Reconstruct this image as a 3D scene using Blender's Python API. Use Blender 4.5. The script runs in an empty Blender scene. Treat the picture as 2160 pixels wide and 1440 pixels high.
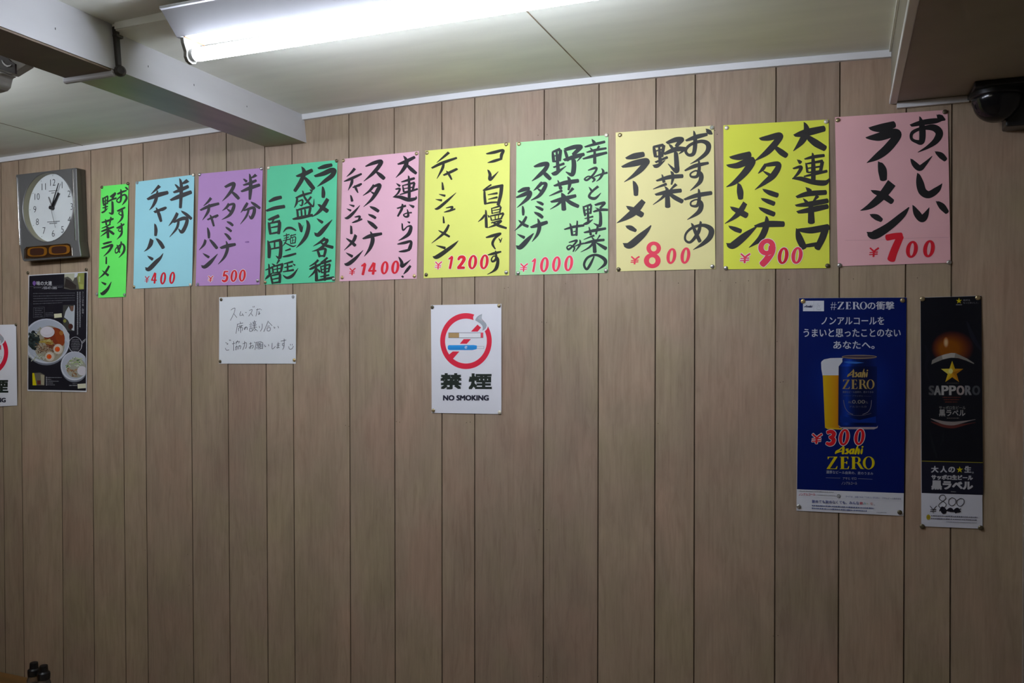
import bpy, bmesh, math, random
from mathutils import Vector, Matrix
from mathutils.geometry import tessellate_polygon

# ------------------------------------------------------------------ camera
CZ = 1.94                                   # camera height above the floor
F, YAW, PITCH, ROLL, D = 1765.24, -0.3807, -0.01185, 0.00237, 2.1605
sc = bpy.context.scene
COL = sc.collection
fw = Vector((math.sin(YAW) * math.cos(PITCH), math.cos(YAW) * math.cos(PITCH), math.sin(PITCH)))
r0 = Vector((math.cos(YAW), -math.sin(YAW), 0))
d0 = fw.cross(r0)
RV = r0 * math.cos(ROLL) + d0 * math.sin(ROLL)
DV = -r0 * math.sin(ROLL) + d0 * math.cos(ROLL)
EYE = Vector((0, -D, CZ))
cam = bpy.data.cameras.new('camera')
cam.sensor_width = 36
cam.lens = 36 * F / 2160
cam.clip_start = 0.02
co = bpy.data.objects.new('camera', cam)
M3 = Matrix((RV, -DV, -fw)).transposed()
co.matrix_world = Matrix.Translation(EYE) @ M3.to_4x4()
COL.objects.link(co)
sc.camera = co

def ray(u, v):
    return fw + RV * ((u - 1080) / F) + DV * ((v - 720) / F)
def at(u, v, y=0.0):
    """Point of the measured photo coordinate on the plane parallel to the wall at depth y."""
    w = ray(u, v)
    return EYE + w * ((y + D) / w.y)
def onz(u, v, z):
    """Point of the measured photo coordinate on the horizontal plane z (relative to the camera height)."""
    w = ray(u, v)
    return EYE + w * (z / w.z)

# ------------------------------------------------------------------ exposure, world, lamps
sc.view_settings.view_transform = 'Standard'
sc.view_settings.look = 'None'
sc.view_settings.gamma = 1
sc.view_settings.use_curve_mapping = False
sc.view_settings.exposure = 0.0
TUBE_POWER = 74.0
LEFT_POWER = 16.0
ROOM_POWER = 6.2
world = bpy.data.worlds.new('world')
world.use_nodes = True
world.node_tree.nodes['Background'].inputs[0].default_value = (0.5, 0.52, 0.56, 1)
world.node_tree.nodes['Background'].inputs[1].default_value = 0.012
sc.world = world

# ------------------------------------------------------------------ helpers
def lin(c):
    return tuple(((x / 255) / 12.92 if x <= 10 else (((x / 255) + 0.055) / 1.055) ** 2.4) for x in c)

def mat(name, col, rough=0.6, metal=0.0, spec=0.5, noise=None, bump=None):
    """noise = (scale xyz, amount, detail): procedural tone variation; bump = (scale, strength)."""
    m = bpy.data.materials.new(name)
    m.use_nodes = True
    nt = m.node_tree
    b = nt.nodes['Principled BSDF']
    b.inputs['Base Color'].default_value = (*col, 1)
    b.inputs['Roughness'].default_value = rough
    b.inputs['Metallic'].default_value = metal
    b.inputs['Specular IOR Level'].default_value = spec
    if noise or bump:
        tc = nt.nodes.new('ShaderNodeTexCoord')
    if noise:
        mp = nt.nodes.new('ShaderNodeMapping')
        mp.inputs['Scale'].default_value = noise[0]
        n = nt.nodes.new('ShaderNodeTexNoise')
        n.inputs['Scale'].default_value = 1
        n.inputs['Detail'].default_value = noise[2]
        nt.links.new(tc.outputs['Object'], mp.inputs[0])
        nt.links.new(mp.outputs[0], n.inputs['Vector'])
        rp = nt.nodes.new('ShaderNodeValToRGB')
        a = noise[1]
        rp.color_ramp.elements[0].position = 0.3
        rp.color_ramp.elements[1].position = 0.7
        rp.color_ramp.elements[0].color = (*[max(0, x * (1 - a)) for x in col], 1)
        rp.color_ramp.elements[1].color = (*[min(1, x * (1 + a)) for x in col], 1)
        nt.links.new(n.outputs[0], rp.inputs[0])
        nt.links.new(rp.outputs[0], b.inputs['Base Color'])
    if bump:
        n2 = nt.nodes.new('ShaderNodeTexNoise')
        n2.inputs['Scale'].default_value = bump[0]
        n2.inputs['Detail'].default_value = 4
        nt.links.new(tc.outputs['Object'], n2.inputs['Vector'])
        bp = nt.nodes.new('ShaderNodeBump')
        bp.inputs['Strength'].default_value = bump[1]
        bp.inputs['Distance'].default_value = 0.002
        nt.links.new(n2.outputs[0], bp.inputs['Height'])
        nt.links.new(bp.outputs[0], b.inputs['Normal'])
    return m

def emit(name, col, strength):
    m = bpy.data.materials.new(name)
    m.use_nodes = True
    nt = m.node_tree
    nt.nodes.clear()
    e = nt.nodes.new('ShaderNodeEmission')
    e.inputs[0].default_value = (*col, 1)
    e.inputs[1].default_value = strength
    o = nt.nodes.new('ShaderNodeOutputMaterial')
    nt.links.new(e.outputs[0], o.inputs[0])
    return m

def print_mat(name, rough, spec=0.5):
    """Printing ink or paint whose colour is stored per face."""
    m = bpy.data.materials.new(name)
    m.use_nodes = True
    nt = m.node_tree
    b = nt.nodes['Principled BSDF']
    b.inputs['Roughness'].default_value = rough
    b.inputs['Specular IOR Level'].default_value = spec
    a = nt.nodes.new('ShaderNodeAttribute')
    a.attribute_name = 'ink'
    nt.links.new(a.outputs['Color'], b.inputs['Base Color'])
    return m

class MB:
    """Collects faces and links them as ONE mesh object."""
    def __init__(s):
        s.v, s.f, s.m, s.c = [], [], [], []
    def poly(s, pts, mi=0, col=(1, 1, 1)):
        k = len(s.v)
        s.v += [Vector(p) for p in pts]
        s.f.append(tuple(range(k, k + len(pts))))
        s.m.append(mi)
        s.c.append(col)
    def box(s, lo, hi, mi=0):
        x0, y0, z0 = lo
        x1, y1, z1 = hi
        s.hexa([(x0, y0, z0), (x1, y0, z0), (x1, y1, z0), (x0, y1, z0)],
               [(x0, y0, z1), (x1, y0, z1), (x1, y1, z1), (x0, y1, z1)], mi)
    def hexa(s, a, b, mi=0):
        """Closed prism between two loops of equal length."""
        n = len(a)
        k = len(s.v)
        s.v += [Vector(p) for p in a] + [Vector(p) for p in b]
        fs = [tuple(range(k + n - 1, k - 1, -1)), tuple(range(k + n, k + 2 * n))]
        fs += [(k + i, k + (i + 1) % n, k + n + (i + 1) % n, k + n + i) for i in range(n)]
        s.f += fs
        s.m += [mi] * len(fs)
        s.c += [(1, 1, 1)] * len(fs)
    def lathe(s, prof, c, axis=Vector((0, 0, 1)), n=24, mi=0, caps=True):
        """prof = [(radius, height)] turned about axis through c."""
        axis = Vector(axis).normalized()
        a = axis.orthogonal().normalized()
        b = axis.cross(a)
        k = len(s.v)
        c = Vector(c)
        for r, h in prof:
            for i in range(n):
                t = 2 * math.pi * i / n
                s.v.append(c + axis * h + (a * math.cos(t) + b * math.sin(t)) * r)
        for j in range(len(prof) - 1):
            for i in range(n):
                i2 = (i + 1) % n
                s.f.append((k + j * n + i, k + j * n + i2, k + (j + 1) * n + i2, k + (j + 1) * n + i))
                s.m.append(mi)
                s.c.append((1, 1, 1))
        for j, rev in ((0, True), (len(prof) - 1, False)):
            if caps and prof[j][0] > 1e-5:
                loop = [k + j * n + i for i in range(n)]
                s.f.append(tuple(reversed(loop)) if rev else tuple(loop))
                s.m.append(mi)
                s.c.append((1, 1, 1))
    def tube(s, pts, r, n=10, mi=0):
        pts = [Vector(p) for p in pts]
        k = len(s.v)
        for i, p in enumerate(pts):
            t = (pts[min(i + 1, len(pts) - 1)] - pts[max(i - 1, 0)]).normalized()
            a = t.cross(Vector((0.123, 0.3, 0.945))).normalized()
            b = t.cross(a)
            for j in range(n):
                q = 2 * math.pi * j / n
                s.v.append(p + (a * math.cos(q) + b * math.sin(q)) * r)
        for i in range(len(pts) - 1):
            for j in range(n):
                j2 = (j + 1) % n
                s.f.append((k + i * n + j, k + i * n + j2, k + (i + 1) * n + j2, k + (i + 1) * n + j))
                s.m.append(mi)
                s.c.append((1, 1, 1))
        for i in (0, len(pts) - 1):
            s.f.append(tuple(k + i * n + j for j in range(n)))
            s.m.append(mi)
            s.c.append((1, 1, 1))
    def build(s, name, mats, parent=None, loc=None, smooth=False, bevel=0, ink=False, fix=False):
        if loc is None:
            loc = wloc(parent) if parent is not None else Vector((0, 0, 0))
        loc = Vector(loc)
        me = bpy.data.meshes.new(name)
        me.from_pydata([v - loc for v in s.v], [], s.f)
        if not isinstance(mats, (list, tuple)):
            mats = [mats]
        for m in mats:
            me.materials.append(m)
        me.polygons.foreach_set('material_index', s.m)
        if ink:
            at_ = me.color_attributes.new('ink', 'FLOAT_COLOR', 'CORNER')
            for p in me.polygons:
                for li in p.loop_indices:
                    at_.data[li].color = (*s.c[p.index], 1)
        if fix:
            b = bmesh.new()
            b.from_mesh(me)
            bmesh.ops.remove_doubles(b, verts=b.verts, dist=1e-5)
            bmesh.ops.recalc_face_normals(b, faces=b.faces)
            b.to_mesh(me)
            b.free()
        if smooth:
            me.polygons.foreach_set('use_smooth', [True] * len(me.polygons))
        me.update()
        o = bpy.data.objects.new(name, me)
        COL.objects.link(o)
        if parent is not None:
            o.parent = parent
            o.location = loc - wloc(parent)
        else:
            o.location = loc
        if bevel:
            bm_ = o.modifiers.new('bevel', 'BEVEL')
            bm_.width = bevel
            bm_.segments = 3
            bm_.limit_method = 'ANGLE'
        if smooth:
            es = o.modifiers.new('split', 'EDGE_SPLIT')
            es.split_angle = math.radians(40)
        return o

def wloc(o):
    p = Vector((0, 0, 0))
    while o is not None:
        p += o.location
        o = o.parent
    return p
def tag(o, label, cat, group=None):
    o['label'] = label
    o['category'] = cat
    if group:
        o['group'] = group
    return o
def struct(o):
    o['kind'] = 'structure'
    return o
def empty(name, loc):
    o = bpy.data.objects.new(name, None)
    o.location = loc
    o.empty_display_size = 0.05
    COL.objects.link(o)
    return o

def spline(pts, per=8):
    """Catmull-Rom through (x, y, w) control points."""
    if len(pts) < 3:
        a, b = pts[0], pts[-1]
        return [tuple(a[k] + (b[k] - a[k]) * i / 6 for k in range(3)) for i in range(7)]
    P = [pts[0]] + list(pts) + [pts[-1]]
    out = []
    for i in range(1, len(P) - 2):
        p0, p1, p2, p3 = P[i - 1:i + 3]
        for k in range(per):
            t = k / per
            q = []
            for c in range(3):
                q.append(0.5 * (2 * p1[c] + (p2[c] - p0[c]) * t + (2 * p0[c] - 5 * p1[c] + 4 * p2[c] - p3[c]) * t * t
                                + (3 * p1[c] - p0[c] - 3 * p2[c] + p3[c]) * t ** 3))
            q[2] = max(q[2], 0.3)
            out.append(tuple(q))
    out.append(pts[-1])
    return out

# ------------------------------------------------------------------ sheets of paper on the wall
class Sheet:
    def __init__(s, name, quad, paper, curl=0.004, side=0.5, base=0.0012):
        """quad = measured corners TL TR BR BL; curl lifts the paper between its tacks."""
        s.q = [Vector((a, b)) for a, b in quad]
        s.curl, s.side, s.base = curl, side, base
        s.z = (0, 0, 1)
        s.order = 0
        m = MB()
        NX, NZ = 10, 22
        for j in range(NZ):
            for i in range(NX):
                a, b, c, d = [(i / NX, j / NZ), (i / NX, (j + 1) / NZ), ((i + 1) / NX, (j + 1) / NZ), ((i + 1) / NX, j / NZ)]
                m.poly([s.pt(*s.bil(*k)) for k in (a, b, c, d)])
        q0 = at(*s.bil(0.5, 1), 0)
        s.obj = m.build(name, paper, loc=(q0.x, 0, q0.z), fix=True, smooth=False)
        s.obj.data.polygons.foreach_set('use_smooth', [True] * len(s.obj.data.polygons))
    def bil(s, a, b):
        t = s.q[0].lerp(s.q[1], a)
        u = s.q[3].lerp(s.q[2], a)
        return t.lerp(u, b)
    def st(s, u, v):
        a = b = 0.5
        for _ in range(4):
            p = s.bil(a, b)
            ea = s.q[0].lerp(s.q[3], b)
            eb = s.q[1].lerp(s.q[2], b)
            va = eb - ea
            vb = s.q[3].lerp(s.q[2], a) - s.q[0].lerp(s.q[1], a)
            det = va.x * vb.y - va.y * vb.x
            du, dv = u - p.x, v - p.y
            a += (du * vb.y - dv * vb.x) / det
            b += (va.x * dv - va.y * du) / det
        return a, b
    def off(s, a, b):
        a = min(1, max(0, a))
        b = min(1, max(0, b))
        e = s.side * a ** 2 + (1 - s.side) * (1 - a) ** 2
        return s.base + s.curl * 4 * b * (1 - b) * (0.35 + 0.65 * e) + 0.25 * s.curl * 4 * a * (1 - a)
    def pt(s, uv, v=None, lift=0.0):
        u, v = (uv[0], uv[1]) if v is None else (uv, v)
        return at(u, v, -(s.off(*s.st(u, v)) + lift))
    def frame(s, ox, oy, k):
        s.z = (ox, oy, k)
    def zp(s, x, y):
        return (s.z[0] + x / s.z[2], s.z[1] + y / s.z[2])
    def lift(s):
        s.order += 1
        return 0.00028 + 0.000003 * s.order

class Ink:
    """Flat marks on a sheet, collected into one printed part."""
    def __init__(s, sh):
        s.s, s.m = sh, MB()
    def poly(s, pts, col, l=None):
        """A filled outline, cut fine enough to lie on the curved paper."""
        l = s.s.lift() if l is None else l
        for t in tessellate_polygon([[Vector((x, y, 0)) for x, y in pts]]):
            s.tri([pts[i] for i in t], col, l)
    def tri(s, t, col, l, lim=7.0, deep=0):
        """One triangle in measured coordinates, halved until its sides are short (lim in photo pixels)."""
        d = [(t[i][0] - t[(i + 1) % 3][0]) ** 2 + (t[i][1] - t[(i + 1) % 3][1]) ** 2 for i in range(3)]
        k = d.index(max(d))
        if d[k] > (lim * s.s.z[2]) ** 2 and deep < 12:
            a_, b_, c_ = t[k], t[(k + 1) % 3], t[(k + 2) % 3]
            m_ = ((a_[0] + b_[0]) / 2, (a_[1] + b_[1]) / 2)
            s.tri([a_, m_, c_], col, l, lim, deep + 1)
            s.tri([m_, b_, c_], col, l, lim, deep + 1)
        else:
            s.m.poly([s.s.pt(*s.s.zp(*p), l) for p in t], 0, col)
    def rect(s, x0, y0, x1, y1, col):
        s.poly([(x0, y0), (x0, y1), (x1, y1), (x1, y0)], col)
    def strip(s, A, B, col, l=None):
        l = s.s.lift() if l is None else l
        for i in range(len(A) - 1):
            s.m.poly([s.s.pt(*s.s.zp(*p), l) for p in (A[i], B[i], B[i + 1], A[i + 1])], 0, col)
    def ell(s, cx, cy, rx, ry, col, n=36, clip=None):
        pts = [(cx - rx * math.cos(2 * math.pi * i / n), cy + ry * math.sin(2 * math.pi * i / n)) for i in range(n)]
        if clip:
            pts = [(min(max(x, clip[0]), clip[2]), min(max(y, clip[1]), clip[3])) for x, y in pts]
        s.poly(pts, col)
    def ring(s, cx, cy, rx, ry, tx, ty, col, n=48, a0=0, a1=1, shear=0):
        A, B = [], []
        for i in range(n + 1):
            t = 2 * math.pi * (a0 + (a1 - a0) * i / n)
            for L, (p, q) in ((A, (rx, ry)), (B, (rx - tx, ry - ty))):
                y = math.sin(t) * q
                L.append((cx + math.cos(t) * p - shear * y, cy + y))
        s.strip(A, B, col)
    def stroke(s, pts, col, grow=0.0, scale=1.0, cap=True, nib=False):
        P = spline(pts)
        n = len(P)
        L, R = [], []
        for i in range(n):
            a, b = P[max(i - 1, 0)], P[min(i + 1, n - 1)]
            dx, dy = b[0] - a[0], b[1] - a[1]
            k = math.hypot(dx, dy) or 1
            h = P[i][2] * scale / 2 + grow
            L.append((P[i][0] - dy / k * h, P[i][1] + dx / k * h))
            R.append((P[i][0] + dy / k * h, P[i][1] - dx / k * h))
        if nib:
            N = (0.78 * P[0][2] * scale / 2 + grow * 0.7, 0.62 * P[0][2] * scale / 2 + grow * 0.7)
            sg = 1 if (L[0][0] - P[0][0]) * N[0] + (L[0][1] - P[0][1]) * N[1] >= 0 else -1
            for i, f in ((0, 0.75), (1, 0.4), (2, 0.15)):
                if i < n - 1:
                    L[i] = (L[i][0] * (1 - f) + (P[i][0] + sg * N[0]) * f, L[i][1] * (1 - f) + (P[i][1] + sg * N[1]) * f)
                    R[i] = (R[i][0] * (1 - f) + (P[i][0] - sg * N[0]) * f, R[i][1] * (1 - f) + (P[i][1] - sg * N[1]) * f)
        l = s.s.lift()
        s.strip(L, R, col, l)
        if cap:
            for e, sg in (((n - 1, 1),) if nib else ((0, -1), (n - 1, 1))):
                a, b = P[max(e - 1, 0)], P[min(e + 1, n - 1)]
                dx, dy = b[0] - a[0], b[1] - a[1]
                k = math.hypot(dx, dy) or 1
                dx, dy = dx / k * sg, dy / k * sg
                h = P[e][2] * scale / 2 + grow
                if h < 0.8:
                    continue
                c = [(P[e][0] + (-dy * math.cos(q) + dx * math.sin(q) * 0.55) * h, P[e][1] + (dx * math.cos(q) + dy * math.sin(q) * 0.55) * h)
                     for q in [math.pi * i / 8 for i in range(9)]]
                if sg < 0:
                    c.reverse()
                s.m.poly([s.s.pt(*s.s.zp(*p), l) for p in c], 0, col)
    def strokes(s, text, col, grow=0.0, scale=1.0):
        """'x y w x y w | ...' in the measured coordinates of the sheet."""
        for st in text.replace('\n', '|').split('|'):
            a = [float(q) for q in st.split()]
            if len(a) >= 6:
                s.stroke([tuple(a[i:i + 3]) for i in range(0, len(a) - 2, 3)], col, grow, scale, nib=True)
    def pen(s, text, w, col):
        """'x y x y | ...' of constant width."""
        for st in text.replace('\n', '|').split('|'):
            a = [float(q) for q in st.split()]
            if len(a) >= 4:
                s.stroke([(a[i], a[i + 1], w) for i in range(0, len(a) - 1, 2)], col)
    def text(s, body, box, col, bold=0.0, corners=None, heavy=0):
        """Lettering filling the measured box (x0, y0, x1, y1) or four corners."""
        c = bpy.data.curves.new('t', 'FONT')
        c.body = body
        c.offset = bold
        c.resolution_u = 3
        o = bpy.data.objects.new('t', c)
        COL.objects.link(o)
        me = o.evaluated_get(bpy.context.evaluated_depsgraph_get()).to_mesh()
        V = [v.co.copy() for v in me.vertices]
        T = [tuple(p.vertices) for p in me.polygons]
        bpy.data.objects.remove(o)
        bpy.data.curves.remove(c)
        xs = [v.x for v in V]
        ys = [v.y for v in V]
        x0, x1, y0, y1 = min(xs), max(xs), min(ys), max(ys)
        if corners is None:
            corners = [(box[0], box[1]), (box[2], box[1]), (box[2], box[3]), (box[0], box[3])]
        tl, tr, br, bl = [Vector(k) for k in corners]
        h_, v_ = heavy if isinstance(heavy, tuple) else (heavy, heavy)
        for dx, dy in ([(0, 0)] if not heavy else [(-h_, -v_), (h_, -v_), (-h_, v_), (h_, v_), (0, 0)]):
            l = s.s.lift()
            W = []
            for v in V:
                a = (v.x - x0) / (x1 - x0)
                b = (y1 - v.y) / (y1 - y0)
                p = tl.lerp(tr, a).lerp(bl.lerp(br, a), b)
                W.append((p.x + dx * (1 if heavy else 0), p.y + dy))
            for t in T:
                for j in range(1, len(t) - 1):
                    s.tri([W[t[0]], W[t[j]], W[t[j + 1]]], col, l, 12.0)
    def micro(s, x0, y0, x1, y1, h, col, seed=1, dy=0.0):
        """Print too small to read: broken marks along a line of height h."""
        rn = random.Random(seed)
        l = s.s.lift()
        x = x0
        while x < x1:
            w = rn.uniform(0.5, 1.3) * h
            f = (x - x0) / (x1 - x0)
            y = y0 + (y1 - y0) * f
            k = rn.uniform(0.55, 1.0)
            xb = min(x + w, x1)
            s.poly([(x, y - h * k / 2), (x, y + h * k / 2), (xb, y + h * k / 2), (xb, y - h * k / 2)], col, l)
            x += w + rn.uniform(0.15, 0.5) * h
    def digit(s, ch, x0, y0, x1, y1, col, outline=None, o=0.0, wide=1.0):
        W, H = x1 - x0, y1 - y0
        G = {'1': [[(.2, .24, .2), (.45, .16, .3), (.68, .06, .3)], [(.66, .12, .36), (.52, .55, .36), (.36, .93, .36)]],
             '2': [[(.2, .3, .26), (.36, .13, .3), (.68, .12, .34), (.78, .28, .36), (.55, .58, .32), (.2, .88, .3)], [(.14, .9, .3), (.8, .9, .26)]],
             '3': [[(.22, .16, .3), (.55, .1, .36), (.82, .22, .38), (.7, .42, .36), (.42, .48, .26)], [(.5, .48, .26), (.8, .6, .38), (.7, .83, .38), (.42, .91, .34), (.14, .84, .26)]],
             '4': [[(.62, .06, .24), (.3, .45, .24), (.08, .7, .22)], [(.08, .7, .22), (.9, .7, .2)], [(.72, .1, .3), (.66, .5, .3), (.56, .96, .3)]],
             '5': [[(.42, .08, .22), (.92, .08, .22)], [(.44, .08, .26), (.36, .28, .26), (.28, .46, .24)], [(.3, .47, .24), (.6, .4, .3), (.82, .56, .36), (.7, .82, .36), (.38, .93, .32), (.1, .83, .24)]],
             '7': [[(.1, .2, .34), (.5, .15, .34), (.88, .12, .3)], [(.84, .16, .36), (.66, .4, .4), (.46, .7, .42), (.33, .95, .44)]],
             '9': [[(.8, .3, .4), (.74, .5, .4), (.5, .74, .38), (.24, .92, .36)]],
             '¥': [[(.1, .04, .16), (.5, .44, .18)], [(.95, .04, .18), (.52, .42, .18), (.44, .97, .2)], [(.06, .54, .1), (.86, .48, .12)], [(.02, .76, .1), (.84, .7, .12)]]}
        def loops(c, g):
            if ch == '0':
                s.ring(x0 + W / 2, y0 + H / 2, W * .47 + g, H / 2 + g, W * .32 * wide + 2 * g, H * .13 + 2 * g, c, shear=0.12)
            if ch == '8':
                s.ring(x0 + W * .54, y0 + H * .255, W * .4 + g, H * .25 + g, W * .24 + 2 * g, H * .13 + 2 * g, c)
                s.ring(x0 + W * .46, y0 + H * .72, W * .46 + g, H * .28 + g, W * .28 + 2 * g, H * .15 + 2 * g, c)
            if ch == '9':
                s.ring(x0 + W * .5, y0 + H * .3, W * .48 + g, H * .3 + g, W * .3 + 2 * g, H * .16 + 2 * g, c, shear=0.08)
        for c, g in ((outline, o), (col, 0.0)):
            if c is None:
                continue
            for st in G.get(ch, []):
                s.stroke([(x0 + a * W, y0 + b * H, w * W) for a, b, w in st], c, g)
            loops(c, g)
    def build(s, name, m):
        return s.m.build(name, m, parent=s.s.obj, ink=True)

# ------------------------------------------------------------------ materials
def wood_wall():
    m = bpy.data.materials.new('wall_panel_wood')
    m.use_nodes = True
    nt = m.node_tree
    b = nt.nodes['Principled BSDF']
    b.inputs['Roughness'].default_value = 0.55
    b.inputs['Specular IOR Level'].default_value = 0.3
    tc = nt.nodes.new('ShaderNodeTexCoord')
    at_ = nt.nodes.new('ShaderNodeAttribute')
    at_.attribute_name = 'ink'
    sep = nt.nodes.new('ShaderNodeSeparateColor')
    nt.links.new(at_.outputs['Color'], sep.inputs[0])
    comb = nt.nodes.new('ShaderNodeCombineXYZ')
    k = nt.nodes.new('ShaderNodeMath')
    k.operation = 'MULTIPLY'
    k.inputs[1].default_value = 40
    nt.links.new(sep.outputs[0], k.inputs[0])
    nt.links.new(k.outputs[0], comb.inputs[2])
    nt.links.new(k.outputs[0], comb.inputs[1])
    add = nt.nodes.new('ShaderNodeVectorMath')
    nt.links.new(tc.outputs['Object'], add.inputs[0])
    nt.links.new(comb.outputs[0], add.inputs[1])
    def noise(scale, det, rough=0.55, dist=0.0):
        mp = nt.nodes.new('ShaderNodeMapping')
        mp.inputs['Scale'].default_value = scale
        n = nt.nodes.new('ShaderNodeTexNoise')
        n.inputs['Scale'].default_value = 1
        n.inputs['Detail'].default_value = det
        n.inputs['Roughness'].default_value = rough
        n.inputs['Distortion'].default_value = dist
        nt.links.new(add.outputs[0], mp.inputs[0])
        nt.links.new(mp.outputs[0], n.inputs['Vector'])
        return n.outputs[0]
    def ramp(src, stops):
        r = nt.nodes.new('ShaderNodeValToRGB')
        e = r.color_ramp.elements
        e[0].position, e[0].color = stops[0][0], (*stops[0][1], 1)
        e[1].position, e[1].color = stops[-1][0], (*stops[-1][1], 1)
        for p, c in stops[1:-1]:
            q = e.new(p)
            q.color = (*c, 1)
        nt.links.new(src, r.inputs[0])
        return r.outputs[0]
    def mix(kind, f, a, c):
        x = nt.nodes.new('ShaderNodeMix')
        x.data_type = 'RGBA'
        x.blend_type = kind
        if isinstance(f, float):
            x.inputs[0].default_value = f
        else:
            nt.links.new(f, x.inputs[0])
        for s_, q in ((6, a), (7, c)):
            if isinstance(q, tuple):
                x.inputs[s_].default_value = (*q, 1)
            else:
                nt.links.new(q, x.inputs[s_])
        return x.outputs[2]
    WB = WALL_TINT
    def T(k):
        return tuple(c * k for c in WB)
    base = ramp(noise((9, 1, 3.2), 5, 0.6, dist=0.8), [(0.28, T(0.86)), (0.5, T(1.0)), (0.72, T(1.13))])
    grain = ramp(noise((190, 1, 12), 6, 0.65), [(0.3, (0.90, 0.89, 0.88)), (0.55, (1, 1, 1)), (0.75, (1.06, 1.06, 1.06))])
    streak = ramp(noise((42, 1, 4.5), 4, 0.6, 1.6), [(0.34, (0.86, 0.84, 0.82)), (0.5, (1, 1, 1)), (0.7, (1.07, 1.06, 1.04))])
    hue = ramp(noise((4.0, 1, 3.5), 3), [(0.32, (1.05, 0.97, 0.98)), (0.5, (1, 1, 1)), (0.68, (0.97, 1.02, 0.93))])
    c = mix('MULTIPLY', 1.0, base, grain)
    c = mix('MULTIPLY', 0.8, c, streak)
    c = mix('MULTIPLY', 1.0, c, hue)
    tone = ramp(sep.outputs[1], [(0.0, (0.93, 0.92, 0.93)), (1.0, (1.06, 1.06, 1.03))])
    c = mix('MULTIPLY', 1.0, c, tone)
    nt.links.new(c, b.inputs['Base Color'])
    bp = nt.nodes.new('ShaderNodeBump')
    bp.inputs['Strength'].default_value = 0.12
    bp.inputs['Distance'].default_value = 0.001
    nt.links.new(noise((150, 1, 5), 5, 0.6), bp.inputs['Height'])
    nt.links.new(bp.outputs[0], b.inputs['Normal'])
    return m
WALL_TINT = (0.352, 0.265, 0.188)
M_WALL = wood_wall()
M_GROOVE = mat('panel_groove', (0.12, 0.08, 0.048), 0.8, noise=((3, 1, 12), 0.3, 2))
M_CEIL = mat('painted_ceiling_board', (0.78, 0.785, 0.695), 0.6, noise=((3, 14, 3), 0.06, 5), bump=(180, 0.08))
M_JOINT = mat('ceiling_joint', (0.24, 0.18, 0.11), 0.8, noise=((20, 20, 20), 0.3, 2))
M_WHITE = mat('white_painted_trim', (0.72, 0.72, 0.72), 0.45, noise=((6, 6, 6), 0.05, 3))
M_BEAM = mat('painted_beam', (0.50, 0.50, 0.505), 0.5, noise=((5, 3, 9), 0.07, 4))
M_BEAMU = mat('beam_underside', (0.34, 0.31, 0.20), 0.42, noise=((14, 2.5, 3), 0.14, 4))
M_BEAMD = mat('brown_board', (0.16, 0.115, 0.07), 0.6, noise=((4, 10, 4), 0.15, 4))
M_SOFF = mat('soffit_board', (0.27, 0.245, 0.185), 0.55, noise=((5, 5, 5), 0.12, 4))
M_FLOOR = mat('floor_boards', (0.30, 0.22, 0.14), 0.5, noise=((6, 6, 6), 0.2, 4))
M_ROOMW = mat('plain_wall', (0.20, 0.155, 0.115), 0.7, noise=((5, 5, 1), 0.1, 4))
M_BLACK = mat('black_plastic', (0.008, 0.008, 0.009), 0.3, noise=((60, 60, 60), 0.2, 2))
M_DOME = mat('black_gloss', (0.005, 0.005, 0.006), 0.16, spec=0.35, noise=((30, 30, 30), 0.2, 2))
M_ENAMEL = mat('white_enamel', (0.44, 0.445, 0.46), 0.4, noise=((8, 8, 8), 0.04, 3))
M_HOLDER = mat('yellowed_plastic', (0.17, 0.165, 0.14), 0.4, noise=((30, 30, 30), 0.08, 3))
M_RUST = mat('rusted_edge', (0.18, 0.085, 0.035), 0.8, noise=((120, 120, 120), 0.5, 3))
M_PIPE = mat('dark_iron', (0.022, 0.018, 0.014), 0.45, noise=((40, 40, 40), 0.3, 3))
M_INK = print_mat('brush_ink', 0.6, 0.3)
M_PRINT = print_mat('printing_ink', 0.5)
M_GLOSS = print_mat('glossy_printing_ink', 0.3, 0.28)
M_STICK = print_mat('red_sticker_vinyl', 0.4, 0.35)
def paper(name, c, rough=0.62):
    return mat(name, c, rough, noise=((9, 9, 9), 0.02, 2), spec=0.3)
# ------------------------------------------------------------------ setting: back wall with its grooved boards
GROOVES = [  # (x, y) of each groove near the top, the middle and the bottom
    ((1.9, 345), (12, 1435)), ((42, 350), (39.3, 650), (52.7, 1435)), ((125.8, 330), (134.3, 1435)), ((191.4, 322), (199.7, 1435)),
    ((259.5, 312), (252.5, 630), (267.7, 1435)), ((305.9, 304), (299, 620), (314.7, 1435)), ((403, 290), (397.7, 650), (410.3, 1435)),
    ((480.7, 285), (474.7, 620), (487.3, 1435)), ((561.8, 311), (555.7, 615), (567, 1435)), ((618.9, 309), (613.3, 610), (623.7, 1435)),
    ((738.3, 243), (733.3, 620), (741, 1435)), ((833.7, 236), (829, 620), (834.7, 1435)), ((933.3, 215), (930, 620), (933.3, 1435)),
    ((1002, 213), (1000.7, 620), (1001.7, 1435)), ((1147.7, 190), (1148, 620), (1145.7, 1435)), ((1262.3, 178), (1264.7, 620), (1260, 1435)),
    ((1381.4, 168), (1386.3, 620), (1379, 1435)), ((1463.7, 158), (1470.3, 610), (1462, 1435)), ((1633.4, 145), (1642, 610), (1632, 1435)),
    ((1767.8, 135), (1777, 610), (1766, 1435)), ((1908, 230), (1916, 610), (1904.3, 1435)), ((2005, 226), (2011.7, 590), (2002.7, 1435))]
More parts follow.
